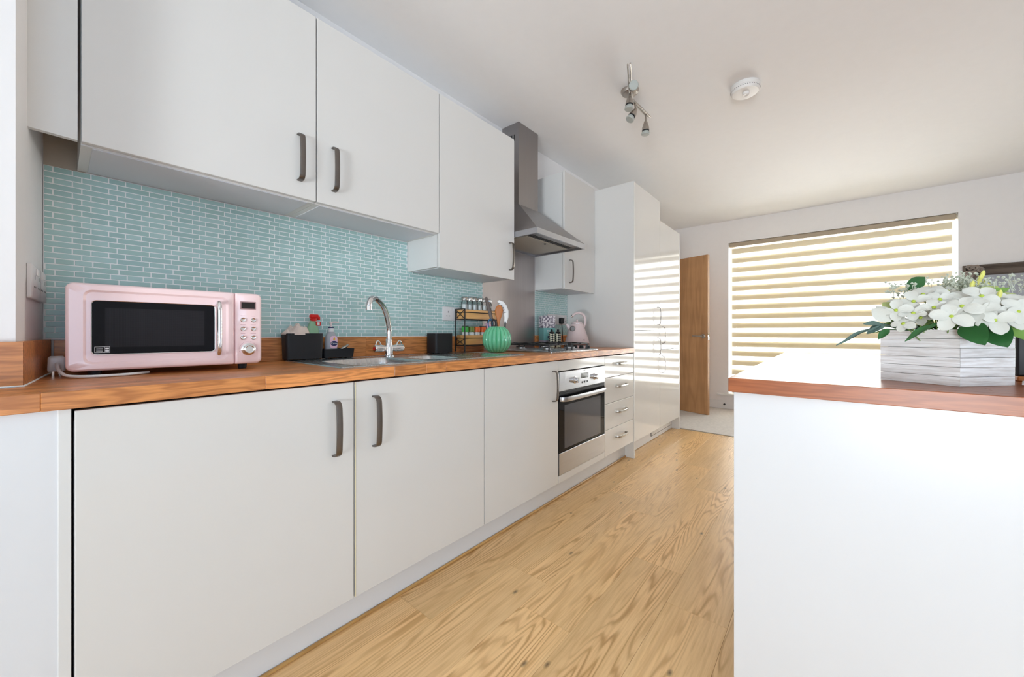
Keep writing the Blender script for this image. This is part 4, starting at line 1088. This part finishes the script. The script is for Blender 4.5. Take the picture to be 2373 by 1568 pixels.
# ------------------------------------------------------------------ mint ribbed pot with utensils
PX, PY, PR = 1.684, 1.517, 0.087
pp = thing('utensil_pot', 'mint green ribbed pumpkin-shaped pot holding cooking utensils', 'pot', (PX, PY, WT))
rib = lambda a, h: 1 - .075 * abs(math.sin(a * 9)) ** 0.55 if False else 1 - .15 * (1 - abs(math.sin(a * 9)) ** .5)
prof = []
for i in range(19):
    a = -PI / 2 + .42 + (PI - .42 - .50) * i / 18
    prof.append((PR * math.cos(a) ** .85, .0765 + .0765 * math.sin(a) / math.sin(PI / 2 - .42) * 1.0))
z0_ = prof[0][1]; prof = [(r, (h - z0_) * .150 / (prof[-1][1] - z0_)) for r, h in prof]
rt = prof[-1][0]
m = M().lathe((PX, PY, WT + .0006), prof, 108, fn=rib)
m.f = m.f[:-1]     # open top
obj('pot_body', m, W['mint'], pp, ang=60)
m = M().lathe((PX, PY, WT + .0006), [(rt * .985, .1498), (rt * .97, .153), (rt * .90, .1525), (rt * .86, .146), (rt * .95, .11), (rt * .9, .03), (rt * .2, .012)], 48)
m.f = m.f[:-2] + [m.f[-1]]
obj('pot_mouth', m, W['mint'], pp)
VR = Vector((SINY, -COSY, 0)); VF = Vector((COSY, SINY, 0)); UP_ = Vector((0, 0, 1)); PC = Vector((PX, PY, WT))
def ut(r, f, z): return PC + VR * r + VF * f + UP_ * z
s = thing('wooden_spoon', 'wooden spoon standing bowl-up at the front of the mint pot', 'spoon', tuple(ut(.0, -.01, .03)))
loops = []
for t_, hw, th in ((0, .005, .005), (.35, .0052, .005), (.55, .006, .0045), (.68, .012, .004), (.78, .0205, .005), (.87, .024, .006), (.94, .020, .005), (.985, .011, .004), (1.0, .003, .002)):
    c_ = ut(.005 + .009 * t_, -.02 + .0 * t_, .02 + .262 * t_)
    loops.append([tuple(c_ + VR * (hw * math.cos(2 * PI * i / 14)) + VF * (th * math.sin(2 * PI * i / 14))) for i in range(14)])
obj('spoon', M().loft(loops), W['woodspoon'], s, ang=60)
s = thing('slotted_spoon', 'white slotted serving spoon curling over the wooden spoon in the mint pot', 'spoon', tuple(ut(.03, .02, .03)))
loops = []
for t_, rx, zz_, hw in ((0, .050, .175, .010), (.2, .056, .21, .016), (.4, .052, .245, .021), (.6, .040, .275, .022), (.8, .024, .298, .018), (1, .008, .310, .008)):
    c_ = ut(rx, .012, zz_)
    dx = Vector(VR) * .86 + UP_ * .5
    loops.append([tuple(c_ + (VR * .82 + UP_ * .42 * t_) * (hw * math.cos(2 * PI * i / 12)) + VF * (.004 * math.sin(2 * PI * i / 12))) for i in range(12)])
sb = obj('spoon_bowl', M().loft(loops), W['whiteplastic'], s, ang=60)
gg = M()
for k in range(5):
    c_ = ut(.048 - k * .008, .0075, .235 + k * .014); gg.tube([tuple(c_ - VR * .010 - UP_ * .001), tuple(c_ + VR * .008 + UP_ * .006)], .0012, 5)
obj('slots', gg, W['grey'], sb)
obj('spoon_handle', M().tube([ut(.030, .004, .04), ut(.046, .010, .13), ut(.050, .012, .185)], .0055, 8), W['grey'], s, 'dark handle')
s = thing('spatula', 'dark wooden-handled utensil leaning left out of the mint pot', 'utensil', tuple(ut(-.03, 0, .03)))
loops = []
for t_, hw in ((0, .005), (.45, .006), (.6, .010), (.8, .012), (.95, .009), (1, .004)):
    c_ = ut(.01 - .075 * t_, .008, .03 + .303 * t_)
    loops.append([tuple(c_ + (VR * .97 + UP_ * .24) * (hw * math.cos(2 * PI * i / 12)) + VF * (.003 * math.sin(2 * PI * i / 12))) for i in range(12)])
obj('blade', M().loft(loops), mat('dark_walnut', srgb(96, 82, 76), .5, bscale=80, vary=.25), s)
s = thing('scissors', 'blue-handled scissors tucked in the left side of the mint pot', 'scissors', tuple(ut(-.03, 0, .03)))
for dr_, mt_ in ((-.040, 'blue'), (-.020, 'black')):
    pts = [ut(dr_ + .012 * math.cos(a) * 1, .0 - .004 * (mt_ == 'black'), .172 + .026 * math.sin(a)) for a in [2 * PI * i / 14 for i in range(15)]]
    obj('finger_loop', M().tube(pts, .0042, 8), W[mt_], s)
obj('blade', M().tube([ut(-.028, 0, .155), ut(-.012, 0, .05)], .004, 6), W['steel'], s)

# ------------------------------------------------------------------ by the kettle
t = thing('printed_carton', 'tall carton with grey floral top, teal middle and lilac foot behind the hob', 'carton', (2.462, 1.69, WT), -.35)
def cb(z0, z1, mt, name, lab_=None): return obj(name, M().box(-.055, .055, -.035, .035, z0, z1, .0015), mt, t, lab_, world=False)
cb(.0006, .058, W['lilac'], 'foot_band'); cb(.0585, .155, W['teal'], 'middle_band'); cb(.1555, .252, W['marble'], 'top_band')
obj('square_mark', M().box(-.018, -.002, -.0358, -.0349, .075, .094), W['navy'], t, world=False)
obj('lettering', moved(text_m('TEA', .026), (-.002, -.0358, .128)), W['whiteplastic'], t, world=False)
for (cx, cy, lab_) in ((2.408, 1.610, 'black and cream diamond-pattern canister, the left of the pair by the kettle'), (2.462, 1.588, 'black and cream diamond-pattern canister, the right of the pair by the kettle')):
    t = thing('canister', lab_, 'canister', (cx, cy, WT), group='patterned canisters')
    obj('canister_body', M().lathe((0, 0, .0006), [(.021, 0), (.0235, .004), (.0235, .108), (.021, .112)], 24), W['diamond'], t, world=False)
    mk = M().loft([[(.013 * math.cos(2 * PI * i / 16) * (1 if math.sin(2 * PI * i / 16) < .1 else .8), -.0238 + .003 * abs(math.cos(2 * PI * i / 16)), .028 + .018 * math.sin(2 * PI * i / 16)) for i in range(16)], [(.013 * math.cos(2 * PI * i / 16) * (1 if math.sin(2 * PI * i / 16) < .1 else .8), -.0262 + .003 * abs(math.cos(2 * PI * i / 16)), .028 + .018 * math.sin(2 * PI * i / 16)) for i in range(16)]])
    moved(mk, (0, 0, 0), -.65)
    obj('drop_print', mk, mat('cream_print', srgb(222, 222, 196), .4), t, world=False)
    obj('lid', M().lathe((0, 0, .1128), [(.020, 0), (.021, .004), (.016, .012), (.005, .016), (.007, .020), (.0085, .026), (.005, .031)], 20), W['black'], t, world=False)
t = thing('condiment_jar', 'small white jar with red cap between canisters and kettle', 'jar', (2.575, 1.655, WT))
obj('jar', M().lathe((2.575, 1.655, WT + .0006), [(.016, 0), (.018, .004), (.018, .085), (.012, .095)], 16), W['whiteplastic'], t)
obj('cap', M().lathe((2.575, 1.655, WT + .096), [(.0125, 0), (.0125, .016), (.010, .018)], 16), W['red'], t)
KX, KY = 2.635, 1.522
k = thing('kettle', 'dusty pink cone-shaped kettle on its base at the end of the worktop', 'kettle', (KX, KY, WT))
obj('power_base', M().lathe((KX, KY, WT + .0005), [(.090, 0), (.093, .004), (.093, .016), (.088, .020), (.06, .021)], 36), W['kettle'], k)
obj('base_ring', M().lathe((KX, KY, WT + .022), [(.086, 0), (.095, .004), (.095, .012), (.092, .0145)], 36), mat('rose_gold', srgb(150, 112, 104), .25, metal=.8), k, 'dark rose band')
obj('body', M().lathe((KX, KY, WT + .037), [(.0945, 0), (.0955, .005), (.092, .018), (.080, .056), (.064, .105), (.050, .145), (.046, .152), (.042, .154)], 40), W['kettle'], k)
obj('lid', M().lathe((KX, KY, WT + .1915), [(.043, 0), (.041, .006), (.034, .012), (.010, .016), (.006, .022), (.010, .030), (.004, .034)], 28), W['kettle'], k)
sd = (-VR)       # spout points left in view
m = M().tube([Vector((KX, KY, WT + .135)) + sd * .040, Vector((KX, KY, WT + .165)) + sd * .070, Vector((KX, KY, WT + .186)) + sd * .082], [.020, .014, .010], 14)
obj('spout', m, W['kettle'], k)
hpts = [Vector((KX, KY, WT)) + VR * a + UP_ * b for a, b in ((.048, .155), (.062, .190), (.064, .225), (.050, .258), (.020, .274), (-.012, .270), (-.036, .252))]
obj('kettle_handle', M().tube(smooth(hpts, 4), [.010] * 25, 12), W['kettle'], k)
obj('hinge', M().tube([hpts[-1], hpts[-1] - VR * .010 - UP_ * .006], [.0105, .009], 12).lathe(tuple(Vector((KX, KY, WT + .188))), [(.044, 0), (.044, .004)], 28), W['chrome'], k)
gp = Vector((KX, KY, WT + .150)) - VF * .050 - VR * .044
obj('gauge', M().loft([[tuple(gp - VF * d + VR * (r * math.cos(2 * PI * i / 20)) + UP_ * (r * math.sin(2 * PI * i / 20))) for i in range(20)] for d, r in ((-.01, .021), (.008, .021), (.011, .017))]), W['handle'], k, 'round chrome temperature dial')
gp = Vector((KX, KY, WT + .062)) - VF * .079 + VR * .036
obj('emblem', M().loft([[tuple(gp - VF * d + VR * (.012 * math.cos(2 * PI * i / 12)) + UP_ * (.0028 * math.sin(2 * PI * i / 12))) for i in range(12)] for d in (-.01, .004)]), W['black'], k, 'small black maker mark')

# ------------------------------------------------------------------ flower box on the island
fb = thing('flower_box', 'whitewashed slatted wooden planter of white artificial flowers on the island worktop', 'planter', (1.35, -.21, WT))
Pc, Pl, Pr_ = Vector((1.237, -.218)), Vector((1.307, -.101)), Vector((1.345, -.316)); Pf = Pl + Pr_ - Pc
hb_ = 0.0205; gp_ = 0.0009
ring = [Pc, Pr_, Pf, Pl]; cen = sum(ring, Vector((0, 0))) / 4
for k in range(6):
    z0_ = WT + .0005 + k * hb_
    for i in range(4):
        a, b = ring[i], ring[(i + 1) % 4]; n = Vector(((b - a).y, -(b - a).x)).normalized()
        if (cen - a).dot(n) > 0: n = -n
        d = (b - a).normalized(); off = random.uniform(-.0006, .0006); e = .009
        q = [a + n * off, b + n * off, cen + (b - cen) * .88, cen + (a - cen) * .88]
        obj('slat', M().prism([(p.x, p.y) for p in q], z0_, z0_ + hb_ - gp_), W['plank_white'], fb)
obj('liner', M().prism([(p.x, p.y) for p in [cen + (q - cen) * .87 for q in ring]], WT + .002, .9865), W['foam'], fb, 'dark mossy filling')
def frame(n, roll=0.0):
    n = Vector(n).normalized(); a = n.cross(Vector((0, 0, 1)))
    a = a.normalized() if a.length > .01 else Vector((1, 0, 0)); b = n.cross(a)
    c, s = math.cos(roll), math.sin(roll)
    return a * c + b * s, b * c - a * s, n
def blade_mesh(c, du, n, L, Wd, shape='petal', curl=.2, nu=8, nv=5, cup=.15, th=.0005):
    """leaf or petal starting at c, running along du, facing n"""
    du = Vector(du).normalized(); n = Vector(n); n = (n - du * n.dot(du)).normalized(); dv = du.cross(n)
    vs = []; fs = []
    for i in range(nu + 1):
        t = i / nu
        if shape == 'petal': w = Wd / 2 * (math.sin(PI * min(1, t ** .75)) ** .55 if 0 < t < 1 else 0) * (.55 + .6 * t)
        else: w = Wd / 2 * (math.sin(PI * t ** .85) ** .8 if 0 < t < 1 else 0)
        w = max(w, .0012 if t == 0 else .0004)
        for j in range(nv):
            s = j / (nv - 1) * 2 - 1
            p = c + du * (L * t) + dv * (w * s) + n * (-curl * L * t * t + cup * w * s * s + .02 * L * math.sin(9 * t + 3 * s))
            vs.append(p)
    for i in range(nu):
        for j in range(nv - 1): a = i * nv + j; fs.append((a, a + 1, a + nv + 1, a + nv))
    m = M().add(vs, fs); o = len(vs)
    m.add([p - n * th for p in vs], [tuple(reversed(f)) for f in fs])
    return m
flowers = [((1.213, -.146, 1.022), .030), ((1.222, -.178, 1.034), .034), ((1.192, -.198, 1.013), .042), ((1.226, -.223, 1.031), .032), ((1.228, -.243, 1.025), .042),
           ((1.321, -.182, 1.071), .034), ((1.37, -.221, 1.078), .036), ((1.300, -.231, 1.053), .042), ((1.289, -.299, 1.039), .050), ((1.248, -.281, 1.010), .042),
           ((1.262, -.130, 1.046), .032), ((1.205, -.130, .999), .030), ((1.330, -.245, 1.062), .038), ((1.275, -.205, 1.055), .036), ((1.300, -.335, 1.020), .042), ((1.255, -.262, 1.030), .036),
           ((1.232, -.160, 1.012), .034), ((1.245, -.150, 1.050), .034), ((1.268, -.168, 1.066), .034), ((1.205, -.215, 1.034), .038), ((1.275, -.255, 1.058), .038), ((1.225, -.262, 1.005), .040), ((1.262, -.300, 1.022), .042), ((1.300, -.270, 1.058), .040), ((1.222, -.120, 1.030), .034), ((1.325, -.320, 1.045), .042), ((1.245, -.190, 1.052), .036)]
rnd = random.Random(11)
ctr = Vector((1.36, -.21, .93))
for (c, L_) in flowers:
    L_ *= .74; c = Vector(c); n = ((c - ctr).normalized() + Vector((-.75, .05, .35))).normalized()
    n = (n + Vector((rnd.uniform(-.2, .2), rnd.uniform(-.3, .3), rnd.uniform(-.15, .3)))).normalized()
    A, B, n = frame(n, rnd.uniform(0, 6)); np_ = rnd.choice((4, 4, 5))
    st = M().tube([c - n * .002, (c + ctr) / 2 + Vector((0, 0, -.01)), ctr + Vector((0, 0, .04))], .0012, 5)
    f = obj('flower', st, W['leaf2'], fb, 'white flower')
    for k in range(np_):
        an = 2 * PI * k / np_ + rnd.uniform(-.2, .2); du = A * math.cos(an) + B * math.sin(an)
        l_ = L_ * rnd.uniform(.85, 1.1)
        obj('petal', blade_mesh(c + du * .002 + n * .0006 * k, (du + n * rnd.uniform(.1, .35)), n, l_, l_ * .98, curl=rnd.uniform(.1, .4), cup=rnd.uniform(.1, .3)), W['petal'], f, ang=80)
    obj('flower_centre', M().tube([c - n * .001, c + n * .003, c + n * .005], [.0035, .0035, .0015], 8), W['centre'], f)
def leaf(p0, p1, wd, mt, n=(-1, .3, .5), curl=.15, lab_=None):
    p0, p1 = Vector(p0), Vector(p1); d = p1 - p0
    m = blade_mesh(p0, d, n, d.length, wd, 'leaf', curl=curl, cup=.25, nu=9)
    m.tube([p0 - d * .0, p0 - d.normalized() * .0 + (ctr + Vector((0, 0, .05)) - p0) * .5], .0012, 5)
    obj('leaf', m, W[mt], fb, lab_, ang=80)
leaf((1.238, -.226, 1.000), (1.184, -.238, .962), .042, 'leaf', (-1, .3, .25), lab_='broad dark green leaf')
leaf((1.250, -.258, .993), (1.206, -.273, .957), .046, 'leaf', (-1, .2, .3), lab_='broad dark green leaf')
leaf((1.333, -.148, 1.085), (1.361, -.188, 1.119), .030, 'leaf', (-1, -.3, .2), lab_='dark green leaf')
leaf((1.209, -.093, .996), (1.132, -.017, .966), .010, 'leaf3', (-.3, -.3, 1), lab_='long narrow grey-green leaf')
leaf((1.190, -.178, 1.000), (1.144, -.125, .972), .016, 'leaf', (-.5, .1, 1), lab_='narrow dark green leaf')
leaf((1.254, -.283, .985), (1.270, -.350, .968), .034, 'leaf2', (-1, -.2, .5))
leaf((1.215, -.100, .998), (1.189, -.070, .982), .018, 'leaf3'); leaf((1.215, -.097, 1.0), (1.186, -.067, 1.004), .014, 'leaf3')
leaf((1.207, -.107, .988), (1.192, -.088, .968), .016, 'leaf'); leaf((1.315, -.262, 1.058), (1.335, -.290, 1.088), .030, 'leaf4', lab_='olive green leaf')
leaf((1.32, -.272, 1.058), (1.345, -.320, 1.070), .022, 'leaf4'); leaf((1.31, -.270, 1.060), (1.325, -.305, 1.082), .018, 'leaf2')
leaf((1.215, -.110, 1.005), (1.222, -.080, 1.038), .030, 'petal', lab_='closed cream petal'); leaf((1.222, -.112, 1.01), (1.236, -.088, 1.045), .026, 'petal')
leaf((1.24, -.12, 1.03), (1.26, -.10, 1.055), .022, 'leaf4')
for i in range(64):
    a = rnd.uniform(0, 2 * PI); rr_ = rnd.uniform(.3, 1); c = Vector((ctr.x + .07 * math.cos(a) * rr_, ctr.y + .085 * math.sin(a) * rr_, rnd.uniform(.985, 1.025)))
    d = Vector((math.cos(a), math.sin(a), rnd.uniform(-.1, .7))).normalized()
    leaf(c, c + d * rnd.uniform(.03, .055), rnd.uniform(.014, .024), rnd.choice(('leaf', 'leaf', 'leaf2', 'leaf3')), (-.4, 0, 1))
def balls(m, c, s, n, r, rnd):
    for _ in range(n):
        p = Vector(c) + Vector((rnd.gauss(0, s[0]), rnd.gauss(0, s[1]), rnd.gauss(0, s[2]))); q = r * rnd.uniform(.6, 1.3)
        m.add([p + Vector(d) * q for d in ((1, 0, 0), (-1, 0, 0), (0, 1, 0), (0, -1, 0), (0, 0, 1), (0, 0, -1))],
              [(0, 2, 4), (2, 1, 4), (1, 3, 4), (3, 0, 4), (2, 0, 5), (1, 2, 5), (3, 1, 5), (0, 3, 5)])
        if rnd.random() < .3: m.tube([p, p - Vector((rnd.uniform(-.01, .01), rnd.uniform(-.01, .01), .02))], .0005, 4)
m = M(); balls(m, (1.42, -.250, 1.100), (.014, .026, .011), 330, .0030, rnd); balls(m, (1.325, -.140, 1.088), (.006, .014, .010), 60, .0030, rnd); balls(m, (1.36, -.27, 1.085), (.01, .02, .008), 80, .0028, rnd)
balls(m, (1.50, -.372, 1.105), (.012, .022, .010), 110, .0026, rnd)
obj('filler_blossom', m, W['breath'], fb, 'tiny grey-white filler blossom', kind='stuff')
for (x, y, z_) in ((1.406, -.283, 1.122), (1.411, -.287, 1.10), (1.378, -.281, 1.072), (1.292, -.177, 1.072), (1.41, -.296, 1.085), (1.338, -.262, 1.045), (1.40, -.278, 1.112), (1.38, -.345, 1.062), (1.395, -.275, 1.103), (1.40, -.29, 1.092), (1.388, -.282, 1.088), (1.375, -.262, 1.095), (1.30, -.285, 1.066), (1.345, -.255, 1.093), (1.35, -.30, 1.075)):
    m = M().tube(smooth([(x - .01, y + .003, z_ - .016), (x, y, z_ - .004), (x + .001, y - .002, z_ + .006)], 3), [.0008, .0018, .0032, .0040, .0037, .0026, .0010], 7)
    obj('bud', m, W['bud'], fb, 'lemon bud')
# things right of the flower box
t = thing('speaker', 'black box-shaped object behind the flower planter at the right edge of the island', 'speaker', (1.5, -.43, WT))
obj('body', M().box(1.462, 1.53, -.53, -.346, WT + .0125, .972, .004), W['black'], t)
obj('wooden_foot', M().box(1.460, 1.535, -.53, -.347, WT + .0005, WT + .012, .002), W['woodspoon'], t, 'brown wooden foot')
t = thing('serving_tray', 'pale tray edge on a brown base lying right of the flower planter', 'tray', (1.35, -.40, WT))
obj('base', M().prism([(1.326, -.325), (1.30, -.50), (1.44, -.50), (1.40, -.345)], WT + .0003, WT + .004), W['woodspoon'], t)
obj('plate', M().prism([(1.322, -.320), (1.296, -.50), (1.445, -.50), (1.402, -.340)], WT + .0043, WT + .007), W['whiteplastic'], t)

# ------------------------------------------------------------------ ceiling fittings
sl = thing('ceiling_spotlight', 'brushed nickel zigzag bar of spotlights on the ceiling', 'light fitting', (2.17, .89, CE))
obj('ceiling_plate', M().lathe((2.185, .905, CE - .0005), [(.052, 0), (.052, -.006), (.044, -.020), (.020, -.028), (.010, -.030), (.010, -.060)], 28), W['satin'], sl, 'round ceiling plate')
bz = 2.362
for dy in (-.007, .007):
    obj('bar', M().tube(smooth([(1.885, .785 + dy, bz), (2.02, .835 + dy, bz), (2.15, .886 + dy, bz), (2.20, .893 + dy, bz), (2.30, .886 + dy, bz), (2.437, .880 + dy, bz)], 4), .0045, 8), W['satin'], sl)
def spot(base, j, tip):
    base, j, tip = Vector(base), Vector(j), Vector(tip); d = (tip - j).normalized()
    m = M().tube([base, j], .0055, 10)
    m.tube([j - d * .002, j + d * .012, j + d * .035, j + d * .052], [.009, .014, .021, .022], 18)
    h = obj('spot_head', m, W['satin'], sl, 'bullet-shaped spot head')
    obj('holder_ring', M().tube([j + d * .0525, j + d * .058], [.0215, .0215], 18), W['black'], h)
    obj('lamp_glass', M().tube([j + d * .0585, j + d * .066, j + d * .078, j + d * .081], [.019, .024, .0255, .022], 18), W['lamp'], h, 'unlit frosted lamp')
spot((2.128, .880, bz), (2.118, .878, 2.345), (2.108, .878, 2.25))
spot((2.225, .890, bz), (2.214, .880, 2.312), (2.176, .905, 2.24))
spot((2.385, .883, bz), (2.380, .882, 2.312), (2.385, .885, 2.24))
spot((2.030, .840, bz), (2.050, .845, 2.335), (1.930, .760, 2.29))
sa = thing('smoke_alarm', 'round white smoke alarm on the ceiling right of the spotlights', 'smoke alarm', (2.575, .370, CE))
obj('base_ring', M().lathe((2.575, .370, CE - .0003), [(.074, 0), (.076, -.004), (.075, -.020), (.073, -.022)], 44), W['alarm'], sa)
obj('cover', M().lathe((2.575, .370, CE - .0225), [(.073, 0), (.0735, -.004), (.071, -.016), (.066, -.022), (.050, -.0235)], 44), W['alarm'], sa)
g = M()
for k in range(40):
    a = 2 * PI * k / 40; g.box(2.575 + .0725 * math.cos(a) - .002, 2.575 + .0725 * math.cos(a) + .002, .370 + .0725 * math.sin(a) - .002, .370 + .0725 * math.sin(a) + .002, CE - .031, CE - .028)
obj('vents', g, W['grey'], sa, kind='stuff')
obj('test_button', M().lathe((2.568, .365, CE - .0458), [(.019, 0), (.018, -.012), (.013, -.016), (.004, -.013)], 20), W['alarm'], sa, 'round test button')
